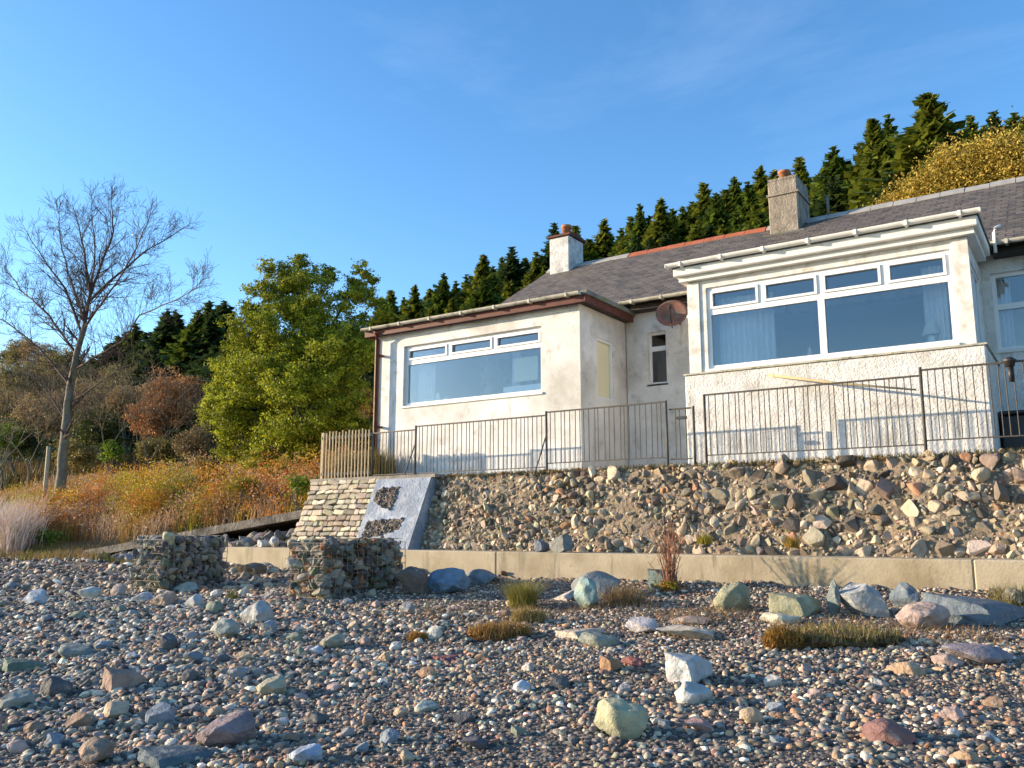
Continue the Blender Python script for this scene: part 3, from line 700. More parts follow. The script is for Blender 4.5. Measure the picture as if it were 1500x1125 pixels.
# ------------------------------------------------------------------ gabions
M_wire = mat('rusty_wire', (.30,.25,.20), .5, metal=.4)
def gabion(cx, cy, z0, L_, D_, H_, ang, label, seed, rust=False):
    root = empty('gabion', (cx, cy, z0), label, 'gabion', 'stone filled gabion baskets on the beach')
    r = np.random.RandomState(seed); P = []; SC = []; ca, sa = math.cos(ang), math.sin(ang)
    def add(lx, ly, lz, s): P.append((cx+ca*lx-sa*ly, cy+sa*lx+ca*ly, z0+lz)); SC.append((s*r.uniform(.9,1.45), s*r.uniform(.8,1.15), s*r.uniform(.55,.9)))
    bul = lambda a: 0.05*math.sin(a*3.1)
    for i in range(1300):
        f = r.randint(0, 6); s = r.choice([.03,.045,.06,.09])
        u, w, h = r.uniform(-.5,.5), r.uniform(-.5,.5), r.uniform(0,1)
        if f in (0, 4): add(u*L_, -D_/2+.05-bul(h), h*H_, s)
        elif f == 1: add(u*L_, D_/2-.05, h*H_, s)
        elif f == 2: add(-L_/2+.05-bul(h), w*D_, h*H_, s)
        elif f == 3: add(L_/2-.05+bul(h), w*D_, h*H_, s)
        else: add(u*L_, w*D_, H_-.04+.10*n3(u*3, w*3, seed), s)
    cols = [(.26,.25,.23),(.40,.35,.27),(.13,.12,.11),(.50,.43,.32),(.19,.20,.13)]; w_ = [3,3,3,2,2]
    cols = [tuple(v*.78 for v in c) for c in cols]
    if rust: cols = cols+[(.30,.13,.06)]; w_.append(2.2)
    link('stones', rock_pack('gabion_stones', P, SC, pal(r, len(P), cols, w_), PB, seed, .6), M_stone, root)
    core = MB(); V = [(cx+ca*x-sa*y, cy+sa*x+ca*y, z0+z) for z in (0, H_-.1) for x, y in ((-L_/2+.1,-D_/2+.1),(L_/2-.1,-D_/2+.1),(L_/2-.1,D_/2-.1),(-L_/2+.1,D_/2-.1))]
    core.add(V, [(0,3,2,1),(4,5,6,7),(0,1,5,4),(1,2,6,5),(2,3,7,6),(3,0,4,7)]); core.build('fill', M_mortar, root)
    wv = MB(); g = .1
    def W3(lx, ly, lz): return (cx+ca*lx-sa*ly, cy+sa*lx+ca*ly, z0+lz)
    hw, hd = L_/2+.035, D_/2+.035
    for (ax, sgn) in (('f',-1),('b',1),('l',-1),('r',1),('t',1)):
        A, B = (L_, H_) if ax in 'fb' else (D_, H_) if ax in 'lr' else (L_, D_)
        for i in range(int(A/g)+1):
            a = -A/2+A*i/int(A/g); pts = []
            for k in range(5):
                q = B*k/4; j = .012*n3(a*7, q*7, seed)
                pts.append(W3(a, sgn*(hd+j+bul(q)*.8), q) if ax in 'fb' else W3(sgn*(hw+j+bul(q)*.8), a, q) if ax in 'lr' else W3(a, q-B/2, H_+.05+j))
            wv.tube(pts, .0035, 3, cap=False)
        for i in range(int(B/g)+1):
            q = B*i/int(B/g); pts = []
            for k in range(5):
                a = -A/2+A*k/4; j = .012*n3(a*7, q*7, seed)
                pts.append(W3(a, sgn*(hd+j+bul(q)*.8), q) if ax in 'fb' else W3(sgn*(hw+j+bul(q)*.8), a, q) if ax in 'lr' else W3(a, q-B/2, H_+.05+j))
            wv.tube(pts, .0035, 3, cap=False)
    wv.build('wire_mesh', M_wire, root)
    return root
def place(x, y): return gpix(x, y)
g1 = place(226, 869); g2 = place(468, 884)
DCAM = math.radians(33.9)
gabion(g1[0]-.36, g1[1]+.68, g1[2]-.04, .66, 1.12, .83, .06, 'smaller stone filled gabion basket on the left with a sunlit left face', 31)
gabion(g2[0]-.34, g2[1]+.86, g2[2]-.04, .64, 1.5, .80, .02, 'larger stone filled gabion basket with a rusty left face in front of the buttress', 47, True)

# ------------------------------------------------------------------ big stones, one by one
RP = {k: [rock_shape(4, 200+i+k*20, [15, 9][k], [.50, .68][k], [.07, .06][k], 1.7) for i in range(6)] for k in (0, 1)}
def stone(x, y, w, h, colr, label, round_=1, lich=False, tilt=0, dk=1.0, name='boulder', cat='boulder', sink=.18, z=None, yaw=None, group=None, zoff=0, P=None):
    if P is None: P = gpix(x, y) if z is None else z
    t = (P-EYE)@(cF*math.cos(PITCH)+cZ*math.sin(PITCH)); m = t/FPX
    wx, hz = w*m/2, h*m/2*(1+sink); V, F = rnd.choice(RP[round_])
    if 'pyramid' in label: V = V.copy(); k_ = (1-.42*V[:, 2]); V[:, 0] *= k_; V[:, 1] *= k_; V /= np.abs(V).max(axis=0)
    dep = wx*dk*rnd.uniform(.75, 1.0)
    me = fast_mesh(name, V*np.array([wx, dep, hz]), F, True)
    o = link(name, me, M_rockl if lich else M_rock)
    o.location = Vector(P)+Vector(cF)*dep*.7+Vector((0, 0, hz*(1-2*sink/(1+sink))+zoff)); o.rotation_euler = (rnd.uniform(-.06,.06), math.radians(tilt), (DCAM if yaw is None else DCAM+math.radians(yaw))+rnd.uniform(-.1,.1))
    o['rock_colour'] = [float(c) for c in colr]; me.materials[0]
    try:
        me.polygons.foreach_set('use_smooth', np.full(len(me.polygons), True)); me.set_sharp_from_angle(angle=math.radians(32))
    except Exception: pass
    return tag(o, label, cat, group)
BW=(.37,.375,.365); GG=(.26,.28,.22); OL=(.29,.28,.18); BR=(.26,.16,.11); PK=(.42,.31,.26); SL=(.15,.18,.20); TN=(.45,.30,.18); RD=(.22,.09,.075); LG=(.42,.42,.40); DK=(.11,.10,.11)
BIG = [
 (866,895,48,52,(.22,.30,.28),'upright green blue boulder with white lichen below the concrete ledge',0,1),
 (872,878,84,50,(.22,.23,.22),'low grey rock behind the upright green boulder',0,0),
 (1078,897,60,46,OL,'rounded olive boulder at the left end of the boulder row',1,0),
 (1172,905,100,46,OL,'broad broken olive rock beside the rounded olive boulder',0,1),
 (1229,902,24,56,(.20,.23,.21),'thin slab standing upright beside the pyramid boulder',0,0),
 (1280,905,78,62,BW,'pale pyramid shaped boulder with a sunlit left face',0,0),
 (1340,893,52,42,SL,'dark bluish rock right of the pyramid boulder',0,0),
 (1366,922,84,40,PK,'pinkish grey boulder in front of the dark bluish rock',1,0),
 (1455,916,200,50,SL,'long flat dark slate boulder at the right edge of the beach',0,0),
 (1012,1003,82,56,(.42,.43,.42),'large white blue boulder below the layered slab',0,0),
 (1018,1034,62,30,LG,'grey white stone directly under the large white blue boulder',1,1),
 (914,1084,82,54,(.35,.34,.22),'big yellow olive boulder in the lower middle of the beach',1,0),
 (1310,1096,78,42,(.20,.11,.10),'dark red brown boulder near the bottom right',0,0),
 (371,914,52,34,BW,'smooth pale blue boulder right of the green grey wedge',1,0),
 (328,938,62,32,(.30,.32,.28),'green grey wedge shaped rock beside the smooth pale boulder',0,0),
 (392,930,34,26,(.24,.27,.29),'small blue grey rock at the foot of the smooth pale boulder',0,0),
 (167,1016,66,44,(.32,.22,.17),'brown pink pointed boulder on the left of the beach',0,0),
 (47,888,36,24,(.38,.42,.46),'pale blue rock near the left edge of the beach',0,0),
 (126,880,48,24,(.48,.48,.43),'white rock with green base near the left gabion',0,1),
 (326,1096,98,46,(.22,.17,.17),'broad purple brown boulder at the lower left',1,0),
 (133,1124,74,36,(.28,.20,.14),'brown boulder at the bottom edge on the left',0,0),
 (240,1128,140,26,(.10,.13,.14),'long dark slate slab at the bottom edge on the left',0,0),
 (447,1120,56,26,(.36,.42,.50),'pale blue flat stone at the bottom edge',1,0),
 (18,988,64,26,(.13,.17,.13),'dark green flat rock at the left edge',0,0),
 (14,1042,50,28,(.24,.26,.23),'green grey rock at the left edge below the dark green one',1,0),
 (396,1020,50,28,(.40,.36,.26),'tan stone with a green lichen patch in the lower left',1,1),
 (636,938,25,20,(.62,.56,.45),'small cream block on the gravel left of the brown turf',0,0),
 (486,950,42,22,(.36,.33,.25),'rounded tan green stone above the pale block',1,0),
 (464,962,26,18,(.45,.50,.58),'small white blue stone beside the rounded tan green stone',0,0),
 (596,900,24,18,(.27,.27,.26),'small grey stone standing alone on smooth gravel',0,0),
 (655,870,74,36,(.16,.22,.27),'blue slate rock leaning beside the larger gabion',0,0),
 (606,872,66,52,(.15,.12,.10),'dark brown rock against the right side of the larger gabion',0,0),
 (700,858,56,30,(.20,.22,.22),'grey rock right of the leaning slate rock',0,0),
 (830,880,46,14,(.46,.40,.34),'narrow pale stone leaning left of the upright green boulder',0,0,-28),
 (848,938,84,18,(.50,.40,.31),'tilted pink sandstone slab in the middle of the beach',0,0,-7),
 (880,950,62,20,(.22,.24,.20),'green grey stone under the sandstone slab',1,0),
 (896,984,40,26,(.34,.20,.11),'orange brown angular rock right of the middle',0,0),
 (935,980,46,16,RD,'red brown flat rock beside the orange brown one',0,0),
 (763,1017,30,22,(.40,.47,.54),'pale blue pointed stone in the middle of the pebbles',0,0),
 (655,969,64,9,(.20,.08,.08),'thin dark red slab lying below the brown turf',0,0),
 (1024,940,112,22,(.55,.47,.36),'long layered cream slab with a rusty top edge',0,0),
 (1012,918,66,16,(.36,.27,.21),'brown flat stones lying on the layered slab',0,0),
 (944,928,54,22,(.54,.47,.43),'pinkish white slab left of the layered slab',0,0),
 (1336,990,56,22,TN,'orange tan block in front of the turf mound',0,0),
 (1394,978,46,22,PK,'pink tan stone left of the purple grey rock',0,0),
 (1448,974,96,26,(.24,.21,.23),'purple grey low rock at the right side of the beach',1,0),
 (1033,1075,52,20,(.36,.22,.19),'flat red pink stone right of the yellow olive boulder',0,0),
 (1425,1124,46,26,TN,'orange tan rock at the bottom right edge',0,0),
 (1150,916,60,16,(.52,.46,.34),'flat cream stone in front of the broken olive rock',1,0),
 (622,1046,42,16,(.36,.39,.34),'pale green grey flat stone in the lower middle',1,0),
 (626,994,30,15,(.42,.26,.15),'small orange tan stone left of the middle',0,0),
 (365,845,60,26,(.15,.13,.10),'dark brown rock between the two gabions',0,0),
 (340,820,44,22,(.18,.19,.18),'dark grey rock right of the smaller gabion',0,0),
 (236,888,44,20,(.36,.28,.22),'brown pink stone in front of the smaller gabion',1,0),
 (281,892,30,22,(.34,.36,.36),'rounded grey stone in front of the smaller gabion',1,0),
 (268,868,50,18,(.33,.36,.30),'pale grey flat stone touching the smaller gabion',0,0),
 (170,875,24,20,(.36,.29,.25),'small pinkish block left of the smaller gabion',0,0),
 (206,882,36,15,(.40,.44,.48),'pale blue stone below the left gabion end',1,0),
 (1495,890,36,30,(.22,.20,.15),'brown rock at the far right edge by the ledge',0,0),
 (100,965,60,18,(.20,.22,.20),'grey green flat rock on the left part of the beach',1,0),
 (972,864,52,40,(.13,.17,.15),'dark green rock at the base of the red twig plant',0,0),
 (700,1100,50,20,DK,'dark stone in the bottom middle of the beach',0,0),
]
for s_i in BIG:
    x, y, w, h, c, lab, ang, li = s_i[:8]; tl = s_i[8] if len(s_i) > 8 else rnd.uniform(-5, 5)
    stone(x, y, w, h, c, lab, round_=ang, lich=bool(li), tilt=tl)
# stones on the ledge
stone(0, 0, 42, 34, (.19,.19,.17), 'larger grey block stone on the ledge against the rubble wall', 0, P=np.array(list(atY(826,811,11.1)[:2])+[1.11]), sink=.05, name='ledge_stone', cat='stone')
stone(0, 0, 26, 24, (.17,.19,.22), 'small blue grey stone on the ledge left of the larger block', 0, P=np.array(list(atY(793,811,11.15)[:2])+[1.11]), sink=.05, name='ledge_stone', cat='stone')
for (x_, y_, w_, h_, cl, lb) in ((385,789,26,14,LG,'small pale stone on the ledge below the ramp'),(360,789,30,16,SL,'blue grey stone on the ledge at its left end'),(402,788,20,18,BW,'white upright stone on the ledge beside the buttress')):
    q = atY(x_, y_+6, 11.35); stone(0, 0, w_, h_, cl, lb, 0, P=np.array([q[0], q[1], 1.11]), sink=.05, name='ledge_stone', cat='stone')

# ------------------------------------------------------------------ cobbles (things) and pebbles (stuff)
def in_view(X, Y, z, margin=.12):
    q = np.array([X, Y, z])-EYE; fw = q@cF; la = q@cR
    return fw > 1 and abs(la/fw) < .62+margin
cobble_cols = {'grey': (.26,.25,.24), 'blue grey': (.22,.25,.28), 'pale': (.50,.47,.42), 'brown': (.28,.19,.13), 'pink': (.40,.29,.25), 'greenish': (.23,.25,.19), 'tan': (.44,.33,.22), 'dark': (.11,.11,.11)}
used = []
for s_i in BIG: used.append((s_i[0], s_i[1], s_i[2]))
kc = 0
for tr in range(4000):
    if kc >= 150: break
    x = rnd.uniform(-20, 1480); y = rnd.uniform(862, 1118)
    if x > 500 and rnd.random() < .72: continue
    w = rnd.uniform(20, 42)*(.55+.6*(y-850)/270)*(1.15 if x < 450 else .85)
    if any(abs(x-a) < (w+c)*.5 and abs(y-b_) < (w+c)*.32 for a, b_, c in used): continue
    used.append((x, y, w)); kc += 1
    cn = rnd.choice(list(cobble_cols)); side = 'left' if x < 500 else 'middle' if x < 1000 else 'right'; dep = 'front' if y > 1030 else 'middle strip' if y > 940 else 'back'
    lab = '%s cobble among pebbles, %s of the beach, %s side' % (cn, dep, side)
    stone(x, y, w, w*rnd.uniform(.42, .68), cobble_cols[cn], lab, round_=1 if rnd.random() < .7 else 0, name='cobble', cat='cobble', group='%s cobbles on the %s beach %s' % (cn, side, dep), tilt=rnd.uniform(-10, 10), yaw=rnd.uniform(-60, 60), sink=.3)

def pebbles():
    protos = bpy.data.collections.new('pebble_shapes')
    for i in range(14):
        V, F = rock_shape(3 if i < 5 else 2, 500+i, 8 if i % 3 else 14, .70 if i % 3 else .6, .04)
        me = fast_mesh('pebble_shape', V, F, True, None); me.materials.append(M_peb)
        o = bpy.data.objects.new('pebble_shape_%02d' % i, me); protos.objects.link(o)
    r = np.random.RandomState(77); pts = []; sc = []; rot = []; cl = []
    def zone(n, t0, t1, s0, s1):
        for _ in range(n):
            fw = math.sqrt(r.uniform(t0*t0, t1*t1)); la = r.uniform(-1, 1)*(fw*.72+2.2)
            X = cF[0]*fw+cR[0]*la; Y = cF[1]*fw+cR[1]*la
            if Y > 11.05 or Y < .5: continue
            k = sstep(-2, -9, X) if False else min(1, max(0, (-X-3)/7)); big = .75+.75*k     # coarser towards the left
            if n3(X*.6+3, Y*.6) > .12: big *= .75
            if 8.3 < Y < 10.6 and -9 < X < -5 : big *= .55       # fine gravel below the ledge
            u = r.uniform(); s = (s0*(s1/s0)**(u**1.7))*big
            pts.append((X, Y, H(X, Y)+s*.12)); a = r.uniform(.75, 1.35); c = r.uniform(.42, .8)
            sc.append((s*a, s/a**.5, s*c)); rot.append((r.normal(0,.28), r.normal(0,.28), r.uniform(0, 6.28)))
    zone(62000, 2.2, 8.0, .009, .046); zone(68000, 8.0, 13.0, .009, .044); zone(22000, 13, 24, .02, .07)
    n = len(pts)
    cols = pal(r, n, [(.25,.205,.155),(.39,.30,.215),(.52,.40,.28),(.15,.13,.115),(.67,.55,.40),(.36,.19,.115),(.07,.06,.052),(.27,.24,.17),(.53,.32,.18),(.24,.225,.205),(.84,.73,.56)], [4,4,3,3,2,2.2,4.5,2,2,1.3,1.0], .4)
    me = bpy.data.meshes.new('pebbles'); me.vertices.add(n); me.vertices.foreach_set('co', np.array(pts, dtype=np.float32).ravel())
    for nm, arr in (('psc', sc), ('prot', rot)):
        a = me.attributes.new(nm, 'FLOAT_VECTOR', 'POINT'); a.data.foreach_set('vector', np.array(arr, dtype=np.float32).ravel())
    a = me.attributes.new('icol', 'FLOAT_COLOR', 'POINT'); c4 = np.ones((n, 4), dtype=np.float32); c4[:, :3] = cols; a.data.foreach_set('color', c4.ravel())
    o = link('pebbles', me); tag(o, 'mixed grey brown and pink pebbles covering the beach', 'pebbles', kind='stuff')
    ng = bpy.data.node_groups.new('scatter', 'GeometryNodeTree')
    ng.interface.new_socket('Geometry', in_out='INPUT', socket_type='NodeSocketGeometry'); ng.interface.new_socket('Geometry', in_out='OUTPUT', socket_type='NodeSocketGeometry')
    N = ng.nodes; LK = ng.links.new; gi = N.new('NodeGroupInput'); go = N.new('NodeGroupOutput')
    mp_ = N.new('GeometryNodeMeshToPoints'); ip = N.new('GeometryNodeInstanceOnPoints'); ci = N.new('GeometryNodeCollectionInfo')
    ci.inputs['Collection'].default_value = protos; ci.inputs['Separate Children'].default_value = True; ci.inputs['Reset Children'].default_value = True
    ip.inputs['Pick Instance'].default_value = True
    def na(nm): 
        q = N.new('GeometryNodeInputNamedAttribute'); q.data_type = 'FLOAT_VECTOR'; q.inputs['Name'].default_value = nm; return q
    A, B = na('psc'), na('prot')
    LK(gi.outputs[0], mp_.inputs[0]); LK(mp_.outputs[0], ip.inputs['Points']); LK(ci.outputs[0], ip.inputs['Instance'])
    LK(A.outputs[0], ip.inputs['Scale']); e = N.new('FunctionNodeEulerToRotation'); LK(B.outputs[0], e.inputs[0]); LK(e.outputs[0], ip.inputs['Rotation'])
    LK(ip.outputs[0], go.inputs[0])
    md = o.modifiers.new('scatter', 'NODES'); md.node_group = ng
pebbles()

# ------------------------------------------------------------------ foliage tools
def leaves(P, size, cols, r, up=.0, asp=.55, N_=None):
    """one rhombic leaf at every point"""
    n = len(P); a = r.normal(size=(n, 3)); a[:, 2] += up; a /= np.linalg.norm(a, axis=1)[:, None]
    b_ = np.cross(a, r.normal(size=(n, 3))); b_ /= np.linalg.norm(b_, axis=1)[:, None]
    s = size*r.uniform(.6, 1.3, (n, 1)) if np.isscalar(size) else size[:, None]
    V = np.stack([P-a*s, P+b_*s*asp, P+a*s, P-b_*s*asp], axis=1).reshape(-1, 3)
    F = np.arange(4*n).reshape(n, 4); return V, F, np.repeat(cols, 4, axis=0)
def blades(P, hgt, wid, lean, cols, r, wind=(0,0)):
    """grass blades: bent two-segment strips"""
    n = len(P); t = r.uniform(0, 2*math.pi, n); d = np.stack([np.cos(t), np.sin(t), np.zeros(n)], 1); s = np.stack([-np.sin(t), np.cos(t), np.zeros(n)], 1)
    h = hgt*r.uniform(.5, 1.2, n) if np.isscalar(hgt) else hgt; l = lean*r.uniform(.1, 1, n)*h; w = wid*r.uniform(.6, 1.2, n)
    up = np.array([0, 0, 1.]); wv = np.array([wind[0], wind[1], 0])
    m = P+d*(l*.35)[:, None]+up*(h*.6)[:, None]+wv*(h*.15)[:, None]; tp = P+d*l[:, None]+up*h[:, None]+wv*(h*.5)[:, None]
    V = np.stack([P-s*w[:, None], P+s*w[:, None], m+s*(w*.7)[:, None], m-s*(w*.7)[:, None], tp+s*(w*.12)[:, None], tp-s*(w*.12)[:, None]], 1).reshape(-1, 3)
    i = np.arange(n)*6; F = np.concatenate([np.stack([i, i+1, i+2, i+3], 1), np.stack([i+3, i+2, i+4, i+5], 1)]); return V, F, np.repeat(cols, 6, axis=0)
def join(parts):
    V = []; F = []; C = []; o = 0
    for v, f, c in parts: V.append(v); F.append(f+o); C.append(c); o += len(v)
    return np.concatenate(V), np.concatenate(F), np.concatenate(C)

# ------------------------------------------------------------------ conifers on the hill
def conifer_proto(seed, Ht=13., Rb=1.9, dark=(.030,.052,.016), lit=(.065,.085,.018)):
    r = np.random.RandomState(seed); parts = []; P = []; C = []; lv = 58
    A = []; B = []; CC = []
    for k in range(lv):
        s = (k+r.uniform(-.3,.3))/lv; z = Ht*(.06+.94*s); Rr = Rb*(1-s)**.95*(1+.10*math.sin(k*1.9+seed)+r.uniform(-.12,.12))+.05
        nb = int(22*(1-s)+8)
        for j in range(nb):
            a = 2*math.pi*(j+r.uniform(0,1))/nb; L_ = Rr*r.uniform(.35, 1.0)**.7*1.15; z = Ht*(.06+.94*s)+r.uniform(-.28, .28); d = np.array([math.cos(a), math.sin(a), 0]); sd = np.array([-d[1], d[0], 0])
            ns = max(2, int(L_/.18)); droop = .34*(1-s)-.30*s+r.uniform(-.1,.1)
            for q in range(ns):
                f0 = (q+.2)/ns; p = d*L_*f0+np.array([0, 0, z-droop*L_*f0*f0*1.3]); wdt = (.34*(1-f0)+.12)*min(1, L_*1.1)
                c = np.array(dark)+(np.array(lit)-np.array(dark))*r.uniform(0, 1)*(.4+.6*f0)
                for sg in (-1, 1):
                    tip = p+sd*sg*wdt+d*wdt*.7+np.array([0, 0, -.75*wdt+r.uniform(-.12,.10)])
                    A.append([p-d*.10, p+d*.22+np.array([0,0,.03]), tip+d*.05, tip-d*.14]); CC.append(c)
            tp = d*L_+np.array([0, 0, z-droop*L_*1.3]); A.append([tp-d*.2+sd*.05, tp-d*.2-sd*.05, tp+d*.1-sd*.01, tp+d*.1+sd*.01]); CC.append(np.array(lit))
    A.append([np.array([-.03,0,Ht*.97]), np.array([.03,0,Ht*.97]), np.array([.012,0,Ht*1.01]), np.array([-.012,0,Ht*1.01])]); CC.append(np.array(lit))
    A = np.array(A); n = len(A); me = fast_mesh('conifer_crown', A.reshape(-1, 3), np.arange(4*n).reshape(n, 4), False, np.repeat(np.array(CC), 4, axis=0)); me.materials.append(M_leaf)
    t = MB().tube([(0,0,-.8),(0,0,Ht*.5),(0,0,Ht*.97)], [.16,.10,.015], 7).build('trunk', M_bark); tm = t.data; bpy.data.objects.remove(t)
    return me, tm, Ht
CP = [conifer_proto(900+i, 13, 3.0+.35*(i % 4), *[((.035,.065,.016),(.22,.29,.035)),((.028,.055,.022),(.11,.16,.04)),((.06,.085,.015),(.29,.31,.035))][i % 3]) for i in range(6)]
def conifer(X, Y, top, label, kind=None, group='dark conifers on the hill behind the cottage', wid=1.0):
    z0 = H(X, Y); h = max(4, top-z0); cm, tm, Ht = CP[kind if kind is not None else rnd.randrange(6)]
    root = empty('conifer', (X, Y, z0), label, 'conifer', group); k = h/Ht/1.03
    ws = (.55+.45*k)*wid*rnd.uniform(1.15, 1.6); root.scale = (ws, ws, k); root.rotation_euler = (0, 0, rnd.uniform(0, 6.28))
    for nm, me in (('crown', cm), ('trunk', tm)):
        o = bpy.data.objects.new(nm, me); COL.objects.link(o); o.parent = root
    return root
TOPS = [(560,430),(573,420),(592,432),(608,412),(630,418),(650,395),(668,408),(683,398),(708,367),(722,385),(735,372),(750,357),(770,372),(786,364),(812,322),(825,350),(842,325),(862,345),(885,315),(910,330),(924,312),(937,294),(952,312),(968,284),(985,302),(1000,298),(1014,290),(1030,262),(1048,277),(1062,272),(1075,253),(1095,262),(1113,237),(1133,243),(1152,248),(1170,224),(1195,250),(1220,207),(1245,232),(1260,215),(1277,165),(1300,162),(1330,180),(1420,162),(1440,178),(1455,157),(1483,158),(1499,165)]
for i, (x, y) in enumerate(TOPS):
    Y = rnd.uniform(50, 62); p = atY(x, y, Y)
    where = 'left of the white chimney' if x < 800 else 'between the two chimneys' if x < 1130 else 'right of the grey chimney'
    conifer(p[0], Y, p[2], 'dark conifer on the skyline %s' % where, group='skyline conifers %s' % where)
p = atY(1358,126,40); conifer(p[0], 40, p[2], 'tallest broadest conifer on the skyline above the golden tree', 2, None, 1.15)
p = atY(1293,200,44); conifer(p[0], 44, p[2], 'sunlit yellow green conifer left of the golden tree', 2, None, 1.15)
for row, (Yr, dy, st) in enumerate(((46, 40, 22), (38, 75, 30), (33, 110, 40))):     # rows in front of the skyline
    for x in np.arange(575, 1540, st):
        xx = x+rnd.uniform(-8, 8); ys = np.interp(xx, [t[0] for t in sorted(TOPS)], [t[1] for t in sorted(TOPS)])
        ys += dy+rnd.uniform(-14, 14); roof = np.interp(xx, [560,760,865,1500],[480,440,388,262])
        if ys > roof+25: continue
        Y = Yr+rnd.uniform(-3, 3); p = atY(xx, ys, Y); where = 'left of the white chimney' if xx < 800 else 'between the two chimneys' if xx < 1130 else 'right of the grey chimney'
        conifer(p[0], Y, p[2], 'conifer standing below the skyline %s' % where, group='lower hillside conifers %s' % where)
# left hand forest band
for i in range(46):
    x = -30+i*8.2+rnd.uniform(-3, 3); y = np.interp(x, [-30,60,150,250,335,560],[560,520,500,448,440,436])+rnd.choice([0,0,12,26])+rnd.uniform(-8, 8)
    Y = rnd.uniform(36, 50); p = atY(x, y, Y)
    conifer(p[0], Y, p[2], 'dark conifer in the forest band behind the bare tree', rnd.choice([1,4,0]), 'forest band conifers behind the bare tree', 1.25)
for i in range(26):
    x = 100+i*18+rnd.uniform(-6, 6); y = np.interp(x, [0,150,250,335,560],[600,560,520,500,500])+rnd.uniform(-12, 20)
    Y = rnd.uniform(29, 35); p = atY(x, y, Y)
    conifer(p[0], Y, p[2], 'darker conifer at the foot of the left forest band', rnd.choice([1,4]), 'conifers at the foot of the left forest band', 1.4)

# ------------------------------------------------------------------ lobed broadleaf and shrub crowns
def crown(lobes, per, size, cols, seed, M=M_leaf, fill=.35, asp=.6, loose=1.0):
    """lobes = [(centre, (rx,ry,rz))]: leaf clusters near each lobe's surface, in ragged clumps"""
    r = np.random.RandomState(seed); PP = []; CC = []
    cols = [np.array(c) for c in cols]
    for c, R_ in lobes:
        R_ = np.array(R_); n = int(per*np.prod(R_)**(2/3.)); ncl = max(6, int(n/26))
        d = r.normal(size=(ncl, 3)); d /= np.linalg.norm(d, axis=1)[:, None]; rad = np.where(r.uniform(size=ncl) < fill, r.uniform(.2, .85, ncl), r.uniform(.8, 1.12, ncl))
        cen = np.array(c)+d*rad[:, None]*R_; cs = r.uniform(.09, .24, ncl)*R_.mean()**.5*loose; tone = r.uniform(0, 1, ncl)
        k = r.randint(0, ncl, n); P = cen[k]+r.normal(size=(n, 3))*cs[k][:, None]*np.array([1, 1, .6]); PP.append(P)
        a = tone[k][:, None]*.7+r.uniform(0, .3, (n, 1)); CC.append(cols[0]*(1-a)+cols[1]*a)
    P = np.concatenate(PP); C = np.concatenate(CC)*r.uniform(.8, 1.2, (len(P), 1))
    return leaves(P, size, C, r, asp=asp)
def sub_lobes(c, R_, n, seed, f=(.26,.46)):
    r = random.Random(seed); out = []
    for _ in range(n):
        d = Vector((r.gauss(0,1), r.gauss(0,1), r.gauss(0,1))).normalized()*R_*r.uniform(.45,.95); q = R_*r.uniform(*f)
        out.append(((c[0]+d.x, c[1]+d.y, c[2]+d.z), (q, q, q*.85)))
    return out
def limb_tubes(b, p0, p1, r0, r1, n=5, wob=.1):
    p0, p1 = Vector(p0), Vector(p1); pts = []; rr = []
    for i in range(n+1):
        s = i/n; w = wob*math.sin(s*math.pi)*(p1-p0).length
        pts.append(p0.lerp(p1, s)+Vector((n3(s*3+p1.x, p1.y), n3(p1.z, s*3), 0))*w); rr.append(r0+(r1-r0)*s)
    b.tube(pts, rr, 7)
# the big green tree beside the cottage
LB = [(438,384,15,17.8),(436,412,30,17.8),(476,402,18,18.2),(452,396,14,17.9),(452,440,44,17.4),(402,412,34,17.2),(378,442,34,17),(410,470,52,17),(530,408,24,18.6),(524,446,34,18.4),(490,480,56,17.8),(562,455,17,19),(365,505,40,16.9),(350,545,42,16.7),(410,530,60,16.8),(470,540,66,17),(535,520,40,18),(330,590,36,16.5),(306,604,24,16.5),(370,600,56,16.5),(435,610,66,16.6),(500,610,50,17.2),(350,640,34,16.5),(400,655,42,16.6),(455,660,36,17)]
lob = []
for x, y, rp, Y in LB:
    c = atY(x, y, Y); t = (c-EYE)@cF; R_ = rp*t/FPX; lob += sub_lobes(c, R_, 17, 61+int(x))
gtree = empty('evergreen_tree', (-20.6,17.6,H(-20.6,17.6)), 'big bright green bushy tree left of the cottage, sunlit on its left side', 'tree')
V, F, C = crown(lob, 6200, .036, [(.026,.050,.008),(.52,.54,.034)], 61, fill=.5, loose=.8)
link('crown', fast_mesh('crown', V, F, False, C), M_leaf, gtree)
tb = MB(); base = np.array([-19.2,17.6,H(-19.2,17.6)-.2]); 
for x0_ in (0, .9): 
    pass
limb_tubes(tb, base, atY(430,560,17.4), .16, .10); limb_tubes(tb, base+np.array([-.5,.1,0]), atY(380,520,17), .11, .06)
for x, y, rp, Y in LB[::2]: limb_tubes(tb, atY(430,560,17.4), atY(x, y, Y), .06, .015)
tb.build('trunk', M_bark, gtree)

